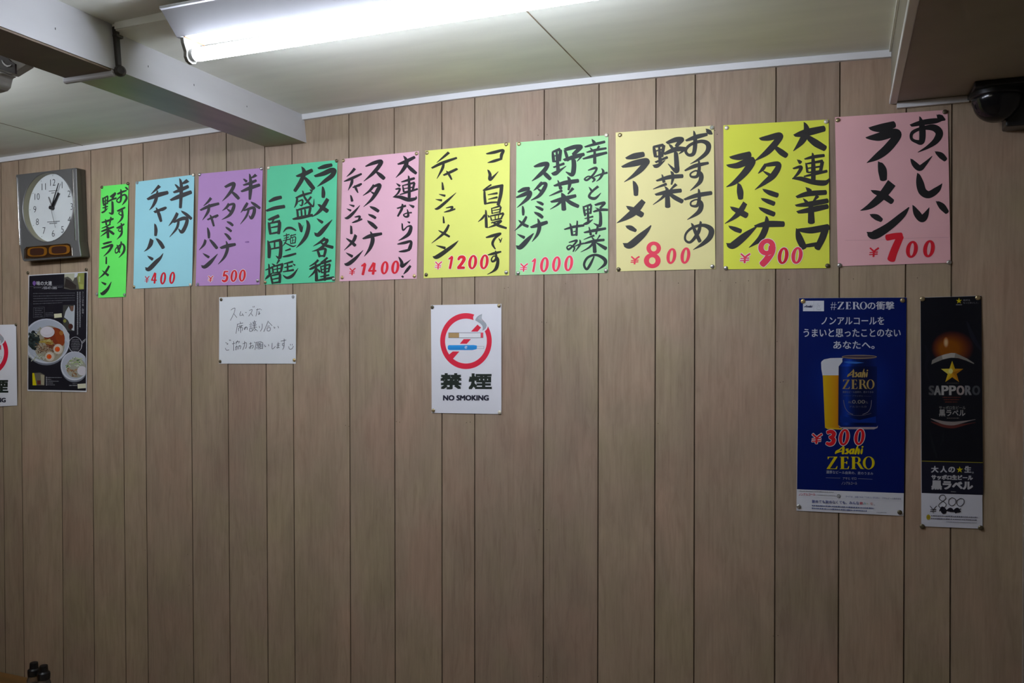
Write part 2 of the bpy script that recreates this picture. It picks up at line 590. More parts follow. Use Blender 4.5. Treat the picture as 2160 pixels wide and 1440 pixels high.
def fit_line(pts):
    P = [at(u, v, 0) for u, v in pts]
    n = len(P)
    mz = sum(p.z for p in P) / n
    mx = sum(p.x for p in P) / n
    b = sum((p.z - mz) * (p.x - mx) for p in P) / sum((p.z - mz) ** 2 for p in P)
    return lambda z: mx + b * (z - mz)
GL = [fit_line(g) for g in GROOVES]
per = [0.0997, 0.2066, 0.1507, 0.1497]
x = GL[0](CZ)
i = 0
while x > -5.0:                                   # the boards run on beyond the picture
    x -= per[3 - i % 4]
    i += 1
    GL.insert(0, (lambda q: (lambda z: q))(x))
XR = at(2158.5, 800, 0).x
ZW0, ZW1 = 0.0, CZ + 0.72
rn = random.Random(5)
wm = MB()
GWD = 0.0034
edges = [(lambda z: -5.2)] + GL + [(lambda z: XR)]
ROWS = [ZW0, CZ - 1.0, CZ, ZW1]
for k in range(len(edges) - 1):
    tone = (rn.random(), rn.random(), 0)
    a = GWD / 2 if k > 0 else 0
    b = GWD / 2 if k < len(edges) - 2 else 0
    for z0, z1 in zip(ROWS, ROWS[1:]):
        wm.poly([(edges[k](z0) + a, 0, z0), (edges[k + 1](z0) - b, 0, z0), (edges[k + 1](z1) - b, 0, z1), (edges[k](z1) + a, 0, z1)], 0, tone)
for g in GL:
    for z0, z1 in zip(ROWS, ROWS[1:]):
        wm.poly([(g(z0) - GWD / 2, 0, z0), (g(z0), 0.003, z0), (g(z1), 0.003, z1), (g(z1) - GWD / 2, 0, z1)], 1)
        wm.poly([(g(z0), 0.003, z0), (g(z0) + GWD / 2, 0, z0), (g(z1) + GWD / 2, 0, z1), (g(z1), 0.003, z1)], 1)
wall = struct(wm.build('wall_back', [M_WALL, M_GROOVE], ink=True))
# brad heads and pin holes beside the grooves
nm = MB()
for u, v in [(1143, 679), (1153, 680), (836, 889), (843, 890), (984, 891), (992, 890), (1388, 893), (396, 1169), (406, 1170), (399, 1234), (134, 1202), (124, 1203),
             (195, 1150), (306, 1160), (1135, 285), (1154, 284), (1257, 255), (1137, 1117), (1154, 1117), (1646, 806), (1652, 805), (1639, 720), (1520, 592),
             (1552, 596), (1579, 592), (1621, 591), (1664, 589), (1800, 588), (1935, 586), (1193, 598), (1064, 608), (1072, 606), (845, 619), (1281, 590), (1431, 597),
             (1136, 1426), (1153, 1428), (1631, 1341), (1641, 1340), (485, 720), (729, 897), (736, 899), (1456, 270), (1508, 275), (1513, 283), (722, 596)]:
    p = at(u, v, 0)
    nm.lathe([(0.0, 0.0006), (0.0011, 0.0004), (0.0013, -0.0005)], p, (0, -1, 0), n=8)
no_ = nm.build('brad_heads', M_GROOVE, parent=wall)

# ------------------------------------------------------------------ ceiling
def zl(x):
    return CZ + 0.659 + 0.0205 * (x + 1.912)
def zr(x):
    a, b, c = (-1.558, 0.667), (-0.516, 0.673), (0.091, 0.656)
    return CZ + (a[1] * (x - b[0]) * (x - c[0]) / ((a[0] - b[0]) * (a[0] - c[0])) + b[1] * (x - a[0]) * (x - c[0]) / ((b[0] - a[0]) * (b[0] - c[0]))
                 + c[1] * (x - a[0]) * (x - b[0]) / ((c[0] - a[0]) * (c[0] - b[0])))
YS = -0.757                                       # line of the step between the two ceiling boards
YB = -4.3
def bxr(y):
    return -1.543 - 0.05 * y
def bxl(y):
    return -1.696 - 0.0614 * y
cm = MB()
def slab(f, x0, x1, y0, y1, n, t=0.02):
    xs = [x0 + (x1 - x0) * i / n for i in range(n + 1)]
    for a, b in zip(xs, xs[1:]):
        cm.hexa([(a, y0, f(a)), (b, y0, f(b)), (b, y1, f(b)), (a, y1, f(a))],
                [(a, y0, f(a) + t), (b, y0, f(b) + t), (b, y1, f(b) + t), (a, y1, f(a) + t)])
XS = 0.095
slab(zr, -1.60, XS, YS, 0.0, 14)
slab(lambda x: zr(min(x, XS)) + 0.016, -1.60, 0.6, YB, YS, 14)
slab(zl, -5.2, -1.62, YB, 0.0, 4)
struct(cm.build('ceiling', M_CEIL, fix=True))
jm = MB()
for (p, q, f) in (((1096, 8), (1247, 162.5), zr), ((-40, 249), (172, 306.5), zl)):
    a, b = onz(*p, f(-0.6 if f is zr else -2.5) - CZ), onz(*q, f(-0.6 if f is zr else -2.5) - CZ)
    dx = (b.x - a.x) / (b.y - a.y)
    y0, y1 = YS if f is zr else -1.6, -0.014
    xa, xb = a.x + dx * (y0 - a.y), a.x + dx * (y1 - a.y)
    w = 0.0013
    jm.hexa([(xa - w, y0, f(xa) - 0.0008), (xa + w, y0, f(xa) - 0.0008), (xb + w, y1, f(xb) - 0.0008), (xb - w, y1, f(xb) - 0.0008)],
            [(xa - w, y0, f(xa) + 0.004), (xa + w, y0, f(xa) + 0.004), (xb + w, y1, f(xb) + 0.004), (xb - w, y1, f(xb) + 0.004)])
struct(jm.build('trim_1', M_JOINT))
# white cove boards where the wall meets the ceiling
def cove(name, f, x0, x1, n, h=0.0165, d=0.012):
    m = MB()
    xs = [x0 + (x1 - x0) * i / n for i in range(n + 1)]
    for a, b in zip(xs, xs[1:]):
        lo = [(a, -d, f(a) - h), (b, -d, f(b) - h), (b, 0, f(b) - h), (a, 0, f(a) - h)]
        m.hexa(lo, [(q[0], q[1], f(q[0]) - 0.0003) for q in lo])
    return struct(m.build(name, M_WHITE, fix=True))
cove('trim_2', zr, -1.556, 0.0945, 14, 0.0168)
cove('trim_3', zl, -5.2, -1.68, 5, 0.0172)
# fascia strip of the ceiling step
m = MB()
m.box((bxr(YS) + 0.002, YS - 0.006, zr(-1.2) - 0.004), (XS, YS - 0.0005, zr(-1.2) + 0.0155))
struct(m.build('trim_4', M_CEIL))

# ------------------------------------------------------------------ beam from the wall towards the room
ZB = CZ + 0.581
m = MB()
zt = CZ + 0.69
lo = [(bxl(0), 0, ZB), (bxr(0), 0, ZB), (bxr(YB), YB, ZB), (bxl(YB), YB, ZB)]
m.hexa(lo, [(q[0] - (0.012 if k in (1, 2) else 0), q[1], zt) for k, q in enumerate(lo)])
for p in m.f[:1]:
    pass
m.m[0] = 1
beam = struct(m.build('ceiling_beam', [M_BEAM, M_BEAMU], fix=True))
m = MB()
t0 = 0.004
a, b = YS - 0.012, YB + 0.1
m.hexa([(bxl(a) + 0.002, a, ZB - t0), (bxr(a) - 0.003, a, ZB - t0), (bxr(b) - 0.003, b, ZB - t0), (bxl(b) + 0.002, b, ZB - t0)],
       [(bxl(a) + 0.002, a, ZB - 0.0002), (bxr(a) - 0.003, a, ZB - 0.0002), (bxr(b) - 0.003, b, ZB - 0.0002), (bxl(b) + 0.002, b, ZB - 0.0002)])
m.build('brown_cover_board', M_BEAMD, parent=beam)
m = MB()
prof = [(0.0, 0.0), (-0.012, 0.0), (-0.012, -0.011), (-0.009, -0.0145), (-0.002, -0.015), (0.0, -0.012)]
xa, xb = bxl(YS) - 0.004, bxr(YS) - 0.001
m.hexa([(xa, YS + y, ZB + z - 0.0002) for y, z in prof], [(xb, YS + y, ZB + z - 0.0002) for y, z in prof])
m.build('end_strip', M_BEAM, parent=beam, bevel=0.001)
m = MB()
for u, v in ((125, 59), (320, 139), (418, 178), (526, 224)):
    p = onz(u, v, 0.62)
    p.x = bxr(p.y) - 0.0045
    m.box((p.x - 0.002, p.y - 0.0007, p.z - 0.0022), (p.x + 0.0008, p.y + 0.0007, p.z + 0.0022))
m.build('nail_marks', M_PIPE, parent=beam)

# dark iron stay on the beam's face
yi = -0.752
xi = bxr(yi)
st = empty('iron_stay', (xi + 0.004, yi, ZB - 0.01))
m = MB()
m.hexa([(xi - 0.012, yi - 0.006, CZ + 0.679), (xi - 0.001, yi - 0.006, CZ + 0.679), (xi - 0.001, yi + 0.006, CZ + 0.679), (xi - 0.012, yi + 0.006, CZ + 0.679)],
       [(xi - 0.004, yi - 0.006, ZB), (xi + 0.007, yi - 0.006, ZB), (xi + 0.007, yi + 0.006, ZB), (xi - 0.004, yi + 0.006, ZB)])
m.build('bar', M_PIPE, parent=st, bevel=0.002, fix=True)
m = MB()
m.box((xi - 0.012, yi - 0.007, CZ + 0.655), (xi + 0.004, yi + 0.013, CZ + 0.662))
m.build('flange', M_PIPE, parent=st, bevel=0.002)
m = MB()
m.lathe([(0.0, -0.009), (0.008, -0.008), (0.0125, -0.003), (0.0125, 0.003), (0.008, 0.008), (0, 0.009)], (xi + 0.006, yi, ZB - 0.001), (1, -0.5, 0), n=20)
m.build('knob', M_PIPE, parent=st, smooth=True)
m = MB()
m.lathe([(0.0, 0.004), (0.003, 0.003), (0.0045, 0.0)], (xi - 0.004, yi - 0.012, ZB - 0.006), (0, -1, -0.3), n=12)
m.build('screw', mat('steel_screw', (0.5, 0.48, 0.42), 0.3, 1.0, noise=((90, 90, 90), 0.2, 2)), parent=st, smooth=True)
tag(st, 'dark iron stay with a round lower end on the right face of the white beam', 'bracket')

# ------------------------------------------------------------------ lowered ceiling on the right
ZS = CZ + 0.533
m = MB()
m.box((XS, YB, ZS), (0.62, 0.0, CZ + 0.70))
struct(m.build('ceiling_soffit', M_SOFF))
m = MB()
m.box((XS - 0.004, YB, ZS - 0.003), (XS + 0.0125, -0.004, ZS + 0.009))
struct(m.build('trim_5', M_WHITE, bevel=0.002))
m = MB()
m.box((at(1891.5, 215, 0).x, -0.011, ZS - 0.0145), (at(2044, 203, 0).x, 0.0, ZS - 0.0005))
struct(m.build('trim_6', M_WHITE, bevel=0.001))
m = MB()
m.box((XS - 0.005, -0.7, zr(XS) - 0.006), (XS - 0.0005, -0.013, zr(XS) + 0.002))
struct(m.build('trim_7', M_CEIL))
# floor and the other walls of the room
m = MB()
m.box((-5.2, YB, -0.05), (0.62, 0.0, 0.0))
struct(m.build('floor', M_FLOOR))
m = MB()
m.box((-5.25, YB, 0), (-5.2, 0.0, CZ + 0.72))
struct(m.build('wall_left', M_ROOMW))
m = MB()
m.box((0.60, YB, 0), (0.65, -0.35, CZ + 0.72))
struct(m.build('wall_right', M_ROOMW))
m = MB()
m.box((-5.25, YB - 0.05, 0), (0.65, YB, CZ + 0.72))
struct(m.build('wall_front', M_ROOMW))
m = MB()
m.box((XR, -0.012, 0), (XR + 0.03, 0.0, CZ + 0.455))
m.box((XR + 0.012, -0.35, 0), (0.65, 0.0, CZ + 0.533))
struct(m.build('trim_8', mat('corner_post', (0.26, 0.22, 0.18), 0.6, noise=((8, 8, 2), 0.1, 3))))

# ------------------------------------------------------------------ fluorescent lamp
XF0, XF1, YF = -1.312, -0.33, -0.75
fx = empty('fluorescent_lamp', ((XF0 + XF1) / 2, YF, CZ + 0.68))
def shade(prof, x0, x1, name, mt, par, bevel=0):
    q = MB()
    q.hexa([(x0, YF + y, CZ + z) for y, z in prof], [(x1, YF + y, CZ + z) for y, z in prof])
    return q.build(name, mt, parent=par, bevel=bevel, fix=True)
shade([(-0.077, 0.6695), (-0.077, 0.664), (-0.072, 0.6625), (-0.029, 0.6205), (0.029, 0.6205), (0.072, 0.6625), (0.077, 0.664), (0.077, 0.6695)], XF0, XF1, 'reflector', M_ENAMEL, fx, 0.0008)
shade([(-0.05, 0.686), (-0.05, 0.6695), (-0.008, 0.6695), (-0.008, 0.686)], XF0 + 0.06, XF1 - 0.06, 'mounting_box', M_RUST, fx)
for xh, sg in ((XF0 + 0.006, 1), (XF1 - 0.006, -1)):
    q = MB()
    pr = [(-0.026, 0.6203), (-0.024, 0.61), (-0.0165, 0.594), (-0.0165, 0.583), (-0.011, 0.5745), (0, 0.571), (0.011, 0.5745), (0.0165, 0.583), (0.0165, 0.594), (0.024, 0.61), (0.026, 0.6203)]
    q.hexa([(xh, YF + y, CZ + z) for y, z in pr], [(xh + sg * 0.009, YF + y, CZ + z) for y, z in pr])
    ho = q.build('lampholder', M_HOLDER, parent=fx, bevel=0.0012, fix=True)
    q = MB()
    q.lathe([(0.0, 0.0), (0.0125, 0.0), (0.0125, 0.010), (0.0, 0.010)], (xh + sg * 0.009, YF, CZ + 0.59), (sg, 0, 0), n=20)
    q.build('socket', mat('grey_socket', (0.25, 0.25, 0.23), 0.4, noise=((50, 50, 50), 0.1, 2)), parent=ho, smooth=True)
q = MB()
q.lathe([(0.0, 0.0), (0.010, 0.0), (0.0135, 0.004), (0.014, 0.010), (0.014, XF1 - XF0 - 0.056), (0.0135, XF1 - XF0 - 0.05), (0, XF1 - XF0 - 0.046)], (XF0 + 0.022, YF, CZ + 0.59), (1, 0, 0), n=16)
q.build('tube', emit('fluorescent_glow', (0.90, 0.965, 1.13), TUBE_POWER), parent=fx, smooth=True)
q = MB()
q.box((XF0 + 0.018, YF - 0.029, CZ + 0.6192), (XF0 + 0.0225, YF + 0.029, CZ + 0.6204))
q.build('rusted_seam', M_RUST, parent=fx)
tag(fx, 'lit white fluorescent tube lamp with sloped enamel reflector on the ceiling', 'lamp')

def lamp_row(name, x0, x1, y, z, power, n=4, col=(0.92, 0.97, 1.1)):
    """A further tube of the room outside the picture: a row of small round lights along it."""
    for i in range(n):
        l = bpy.data.lights.new(name, 'POINT')
        l.shadow_soft_size = 0.05
        l.energy = power / n
        l.color = col
        o = bpy.data.objects.new(name, l)
        o.location = (x0 + (x1 - x0) * (i + 0.5) / n, y, z)
        COL.objects.link(o)
lamp_row('left_bay_tube_light', -2.75, -1.97, -0.88, CZ + 0.585, LEFT_POWER)
lamp_row("rear_tube_light", -2.0, -0.9, -2.1, CZ + 0.57, ROOM_POWER, 4, (1.0, 0.93, 0.80))

# ------------------------------------------------------------------ dark unit at the left edge
yu = -0.85
un = empty('ceiling_unit', at(30, 130, yu))
def plate(pts, y0, y1, name, mt, par, bevel=0.0):
    q = MB()
    A = [at(u, v, y0) for u, v in pts]
    q.hexa(A, [Vector((p.x, y1, p.z)) for p in A])
    return q.build(name, mt, parent=par, bevel=bevel, fix=True)
M_UNIT = mat('grey_unit_plastic', (0.30, 0.29, 0.27), 0.5, noise=((12, 12, 12), 0.06, 3))
plate([(-90, 85), (60, 128), (73, 143), (40, 163), (0, 149), (-90, 118)], yu, yu - 0.02, 'housing', M_UNIT, un, 0.002)
plate([(-90, 117), (0, 148.5), (38, 163), (29, 167), (26, 178), (24, 187), (18, 193), (4, 197), (-90, 206)], yu - 0.001, yu - 0.035, 'lower_cover', M_UNIT, un, 0.004)
op = plate([(-90, 80), (0, 113), (22, 125), (27, 131), (36, 136), (36, 157), (0, 146), (-90, 114)], yu - 0.019, yu - 0.024, 'dark_opening', mat('dark_red_recess', (0.018, 0.005, 0.004), 0.4, noise=((30, 30, 30), 0.3, 2)), un)
q = MB()
arc = [(4 + 0.0, 127), (6, 133), (10, 138), (16, 141.5), (22, 140), (24.5, 137.5)]
inn = [(24.5, 136.6), (21, 138), (16, 138.3), (11, 135), (7.5, 131.5), (4.6, 126.5)]
A = [at(u, v, yu - 0.0242) for u, v in arc + inn]
q.hexa(A, [Vector((p.x, yu - 0.0255, p.z)) for p in A])
q.build('white_ring', M_WHITE, parent=op, fix=True)
tag(un, 'grey unit with a dark opening under the beam at the left edge', 'ceiling unit')

# ------------------------------------------------------------------ dome camera on the right
dc = at(2103, 228, -0.062)
dm = empty('dome_camera', (dc.x, -0.06, ZS))
q = MB()
q.box((at(2043, 200, -0.03).x, -0.125, ZS - 0.0125), (XR + 0.008, -0.001, ZS - 0.0002))
q.build('base_plate', M_BLACK, parent=dm, bevel=0.003)
q = MB()
R = 0.047
q.lathe([(R * 1.02, 0.02), (R * 1.05, 0.013), (R * 1.05, 0.0)] + [(R * math.cos(t), -R * 0.94 * math.sin(t)) for t in [math.pi / 2 * k / 10 for k in range(1, 9)]] + [(0.0, -R * 0.94 * math.sin(math.pi / 2 * 0.84))],
        (dc.x, -0.062, ZS - 0.034), (0, 0, 1), n=36)
q.build('dome', M_DOME, parent=dm, smooth=True)
q = MB()
q.box((dc.x + 0.018, -0.058, ZS - 0.088), (XR + 0.008, -0.002, ZS - 0.012))
q.build('housing', M_BLACK, parent=dm, bevel=0.004)
q = MB()
q.lathe([(R * 1.12, 0.010), (R * 1.12, 0.0), (R * 1.0, -0.004)], (dc.x, -0.062, ZS - 0.022), (0, 0, 1), n=36)
q.build('collar', M_BLACK, parent=dm, smooth=True)
tag(dm, 'black dome camera under the lowered ceiling at the upper right corner', 'camera')

# ------------------------------------------------------------------ table and condiment bottles at the lower left
tz = at(30, 1420.5, 0).z
TX1 = at(104, 1433, 0).x
M_TABLE = mat('brown_table_wood', (0.16, 0.078, 0.02), 0.4, noise=((2, 30, 30), 0.25, 5))
tb = empty('wall_table', (-3.2, -0.3, 0))
q = MB()
q.box((-3.9, -0.62, tz - 0.03), (TX1, -0.004, tz))
q.build('table_top', M_TABLE, parent=tb, bevel=0.004)
for lx, ly in ((-3.82, -0.56), (-3.82, -0.06), (TX1 - 0.08, -0.56), (TX1 - 0.08, -0.06)):
    q = MB()
    q.box((lx - 0.025, ly - 0.025, 0), (lx + 0.025, ly + 0.025, tz - 0.0301))
    q.build('leg', M_TABLE, parent=tb, bevel=0.003)
tag(tb, 'brown wooden table top edge against the wall at the lower left corner', 'table')
M_GLASSY = bpy.data.materials.new('bottle_glass')
M_GLASSY.use_nodes = True
_b = M_GLASSY.node_tree.nodes['Principled BSDF']
_b.inputs['Base Color'].default_value = (0.55, 0.5, 0.45, 1)
_b.inputs['Roughness'].default_value = 0.05
_b.inputs['Transmission Weight'].default_value = 0.9
_n = M_GLASSY.node_tree.nodes.new('ShaderNodeTexNoise')
_n.inputs['Scale'].default_value = 60
_p = M_GLASSY.node_tree.nodes.new('ShaderNodeBump')
_p.inputs['Strength'].default_value = 0.02
M_GLASSY.node_tree.links.new(_n.outputs[0], _p.inputs['Height'])
M_GLASSY.node_tree.links.new(_p.outputs[0], _b.inputs['Normal'])
M_SOY = mat('dark_sauce', (0.012, 0.005, 0.003), 0.3, noise=((20, 20, 20), 0.2, 2))
for k, (u, v, yy) in enumerate(((71.5, 1396, -0.10), (92, 1402, -0.115))):
    top = at(u, v, yy)
    h = top.z - tz
    r = 0.0225
    bo = empty('condiment_bottle', (top.x, yy, tz))
    c = (top.x, yy, tz)
    q = MB()
    q.lathe([(0.0, 0.0002), (r * 0.9, 0.0002), (r, 0.004), (r, h * 0.48), (r * 0.72, h * 0.62), (r * 0.62, h * 0.66), (0, h * 0.66)], c, n=24)
    q.build('glass_body', M_GLASSY, parent=bo, smooth=True)
    q = MB()
    q.lathe([(0.0, 0.003), (r * 0.86, 0.003), (r * 0.9, h * 0.35), (0, h * 0.352)], c, n=24)
    q.build('sauce', M_SOY, parent=bo, smooth=True)
    q = MB()
    rc = 0.0165
    q.lathe([(rc * 1.2, h * 0.6), (rc * 1.25, h * 0.72), (rc * 1.2, h * 0.78), (rc * 0.86, h * 0.82), (rc * 0.78, h * 0.985), (rc * 0.6, h), (0, h)], c, n=20)
    q.build('cap', M_BLACK, parent=bo, smooth=True)
    tag(bo, ('black capped condiment bottle on the table, the left and taller one of two', 'black capped condiment bottle on the table, the right and lower one of two')[k],
        'bottle', 'condiment bottles on the table')
# ------------------------------------------------------------------ wall clock
HF, HD = 0.038, 0.0155                              # depth of the face plate and of the dial
def ck(x, y, h=HF):
    return at(20 + x / 6.261, 340 + y / 6.261, -h)
c0 = ck(520, 700)
ckr = empty('wall_clock', (c0.x, 0, ck(600, 1330).z))
M_SILV = mat('silver_clock_case', (0.16, 0.16, 0.155), 0.4, 0.4, noise=((6, 6, 6), 0.05, 3))
M_CHROME = mat('chrome_strip', (0.75, 0.74, 0.72), 0.15, 1.0, noise=((5, 5, 5), 0.03, 2))
M_BEZ = mat('olive_dial_wall', (0.25, 0.235, 0.155), 0.45, noise=((10, 10, 10), 0.05, 2))
M_DIAL = mat('white_dial', (0.66, 0.70, 0.70), 0.45, noise=((10, 10, 10), 0.015, 2))
M_SIDE = mat('clock_side', (0.13, 0.13, 0.11), 0.16, 0.6, noise=((8, 8, 8), 0.05, 2))
outline = [(78, 190), (86, 176), (868, 84), (884, 92), (918, 1060), (945, 1245), (936, 1262), (190, 1322), (168, 1300), (133, 1125)]
OP = [ck(*p) for p in outline]
rc_ = ck(502, 605)
RR = (ck(502, 150).z - ck(502, 1060).z) / 2
NB = 64
circ = [Vector((rc_.x + RR * math.cos(2 * math.pi * i / NB), -HF, rc_.z + RR * math.sin(2 * math.pi * i / NB))) for i in range(NB)]
me = bpy.data.meshes.new('case')
b = bmesh.new()
vo = [b.verts.new(p - wloc(ckr)) for p in OP]
vc = [b.verts.new(p - wloc(ckr)) for p in circ]
vb = [b.verts.new(Vector((p.x, -0.0005, p.z)) - wloc(ckr)) for p in OP]
vi = [b.verts.new(Vector((p.x, -HD, p.z)) - wloc(ckr)) for p in circ]
eo = [b.edges.new((vo[i], vo[(i + 1) % len(vo)])) for i in range(len(vo))]
ec = [b.edges.new((vc[i], vc[(i + 1) % NB])) for i in range(NB)]
res = bmesh.ops.triangle_fill(b, use_beauty=True, use_dissolve=False, edges=eo + ec)
front = [g for g in res['geom'] if isinstance(g, bmesh.types.BMFace)]
for i in range(len(vo)):
    f_ = b.faces.new((vo[i], vb[i], vb[(i + 1) % len(vo)], vo[(i + 1) % len(vo)]))
    f_.material_index = 1
for i in range(NB):
    f_ = b.faces.new((vc[i], vc[(i + 1) % NB], vi[(i + 1) % NB], vi[i]))
    f_.material_index = 2
    f_.smooth = True
f_ = b.faces.new(list(reversed(vb)))
f_.material_index = 1
bmesh.ops.recalc_face_normals(b, faces=b.faces)
b.to_mesh(me)
b.free()
for mm in (M_SILV, M_SIDE, M_BEZ):
    me.materials.append(mm)
case = bpy.data.objects.new('case', me)
COL.objects.link(case)
case.parent = ckr
bv = case.modifiers.new('bevel', 'BEVEL')
bv.width = 0.004
bv.segments = 3
bv.limit_method = 'ANGLE'
bv.angle_limit = math.radians(60)
q = MB()
q.poly([(rc_.x + RR * math.cos(2 * math.pi * i / NB), -HD, rc_.z + RR * math.sin(2 * math.pi * i / NB)) for i in range(NB)])
dial = q.build('dial', M_DIAL, parent=ckr)
q = MB()
q.lathe([(RR * 1.0, 0.0), (RR * 1.018, 0.0012), (RR * 1.04, 0.0)], (rc_.x, -HF, rc_.z), (0, -1, 0), n=64, caps=False)
q.build('bezel_ring', M_SILV, parent=ckr, smooth=True)
DK = mat('clock_figures', (0.045, 0.045, 0.05), 0.5, noise=((40, 40, 40), 0.1, 2))
# figures laid out on the dial itself
dcx, dcz = rc_.x, rc_.z
def flat_text(body, cx, cz, h, y, bold=0.0):
    c = bpy.data.curves.new('t', 'FONT')
    c.body = body
    c.offset = bold
    c.resolution_u = 3
    o = bpy.data.objects.new('t', c)
    COL.objects.link(o)
    m_ = o.evaluated_get(bpy.context.evaluated_depsgraph_get()).to_mesh()
    V = [v.co.copy() for v in m_.vertices]
    T = [tuple(p.vertices) for p in m_.polygons]
    bpy.data.objects.remove(o)
    bpy.data.curves.remove(c)
    x0, x1 = min(v.x for v in V), max(v.x for v in V)
    y0, y1 = min(v.y for v in V), max(v.y for v in V)
    k = h / (y1 - y0)
    return [[Vector((cx + (V[i].x - (x0 + x1) / 2) * k, y, cz + (V[i].y - (y0 + y1) / 2) * k)) for i in t] for t in T]
for k in range(1, 13):
    t = math.radians(90 - 30 * k)
    q = MB()
    for tri in flat_text(str(k), dcx + RR * 0.745 * math.cos(t), dcz + RR * 0.745 * math.sin(t), RR * 0.19, -HD - 0.0006, -0.012):
        q.poly(tri)
    q.build('numeral', DK, parent=dial)
    mk = MB()
    mk.lathe([(0.0, 0.0005), (RR * 0.012, 0.0003)], (dcx + RR * 0.945 * math.cos(t), -HD, dcz + RR * 0.945 * math.sin(t)), (0, -1, 0), n=8)
    mk.build('hour_dot', DK, parent=dial)
rn = random.Random(3)
q = MB()
for zz, hw in ((0.50, 0.16), (0.44, 0.06), (-0.40, 0.24), (-0.45, 0.15)):
    if zz == -0.40:
        q.build('maker_print', DK, parent=dial)
        q = MB()
    x = -hw
    while x < hw:
        w = rn.uniform(0.012, 0.03)
        q.poly([(dcx + RR * x, -HD - 0.0006, dcz + RR * (zz - 0.012)), (dcx + RR * (x + w), -HD - 0.0006, dcz + RR * (zz - 0.012)),
                (dcx + RR * (x + w), -HD - 0.0006, dcz + RR * (zz + 0.012)), (dcx + RR * x, -HD - 0.0006, dcz + RR * (zz + 0.012))])
        x += w + 0.012
q.build('maker_print', DK, parent=dial)
M_HAND = mat('clock_hand_black', (0.02, 0.02, 0.022), 0.3, noise=((40, 40, 40), 0.1, 2))
M_HANDG = mat('clock_hand_grey', (0.22, 0.22, 0.22), 0.4, noise=((40, 40, 40), 0.1, 2))
def hand(name, ang, tail, L, w0, w1, y, mt):
    a = math.radians(90 - ang)
    d = Vector((math.cos(a), 0, math.sin(a)))
    n_ = Vector((-d.z, 0, d.x))
    c = Vector((dcx, y, dcz))
    pts = [c - d * tail * RR - n_ * w0 * RR, c - d * tail * RR + n_ * w0 * RR, c + d * L * RR + n_ * w1 * RR, c + d * L * RR - n_ * w1 * RR]
    m_ = MB()
    m_.hexa(pts, [p + Vector((0, -0.0012, 0)) for p in pts])
    return m_.build(name, mt, parent=ckr, fix=True)
hand('hour_hand', 33, 0.06, 0.50, 0.04, 0.034, -HD - 0.004, M_HAND)
hand('minute_hand', 24, 0.06, 0.76, 0.022, 0.012, -HD - 0.0075, M_HAND)
hand('alarm_hand', -25, 0.03, 0.36, 0.02, 0.016, -HD - 0.0025, M_HANDG)
hand('second_hand', 163, 0.1, 0.62, 0.006, 0.004, -HD - 0.0095, M_HANDG)
q = MB()
q.lathe([(0.0, 0.014), (RR * 0.05, 0.013), (RR * 0.065, 0.0)], (dcx, -HD, dcz), (0, -1, 0), n=20)
q.build('hub', M_HAND, parent=ckr, smooth=True)
for pts in ([(98, 212), (110, 211), (150, 1110), (140, 1112)], [(838, 112), (851, 110), (884, 1050), (872, 1052)]):
    q = MB()
    A = [ck(*p, HF - 0.001) for p in pts]
    q.hexa(A, [Vector((p.x, -HF - 0.003, p.z)) for p in A])
    q.build('chrome_strip', M_CHROME, parent=ckr, bevel=0.001, fix=True)
wp = [(207, 1165), (235, 1132), (770, 1086), (805, 1100), (825, 1140), (832, 1246), (205, 1288)]
q = MB()
A = [ck(*p, HF - 0.002) for p in wp]
q.hexa(A, [Vector((p.x, -HF - 0.0015, p.z)) for p in A])
win = q.build('display_window', mat('dark_amber_window', (0.035, 0.016, 0.007), 0.2, noise=((20, 20, 20), 0.1, 2)), parent=ckr, fix=True)
q = MB()
for i in range(len(wp)):
    a_, b_ = ck(*wp[i], HF + 0.002), ck(*wp[(i + 1) % len(wp)], HF + 0.002)
    if i in (1, 2, 3, 4, 5, 6):
        q.tube([a_, b_], 0.0011, 8)
q.build('window_rim', M_CHROME, parent=win)
M_AMB = mat('amber_plastic', (0.22, 0.085, 0.006), 0.35, noise=((20, 20, 20), 0.1, 2))
M_BRN = mat('brown_plastic', (0.045, 0.016, 0.009), 0.35, noise=((20, 20, 20), 0.1, 2))
for ex, ey, rx in ((368, 1195, 128), (660, 1170, 138)):
    q = MB()
    ctr = ck(ex, ey, HF + 0.0018)
    wx = (ck(ex + rx, ey).x - ck(ex - rx, ey).x) / 2
    hz = (ck(ex, ey - 62).z - ck(ex, ey + 62).z) / 2
    def rr(a_, b_, y):
        o_ = []
        for i in range(40):
            t = 2 * math.pi * i / 40
            cx_, sx_ = math.cos(t), math.sin(t)
            o_.append(Vector((ctr.x + math.copysign(abs(cx_) ** 0.55, cx_) * a_, y, ctr.z + math.copysign(abs(sx_) ** 0.55, sx_) * b_)))
        return o_
    q.hexa(rr(wx, hz, -HF - 0.0015), rr(wx, hz, -HF - 0.003))
    lens = q.build('amber_lens', M_AMB, parent=win, fix=True)
    q = MB()
    q.hexa(rr(wx * 0.72, hz * 0.78, -HF - 0.003), rr(wx * 0.72, hz * 0.78, -HF - 0.0036))
    q.build('brown_panel', M_BRN, parent=win, fix=True)
tag(ckr, 'silver rectangular wall clock with a round white dial on the panelled wall', 'clock')

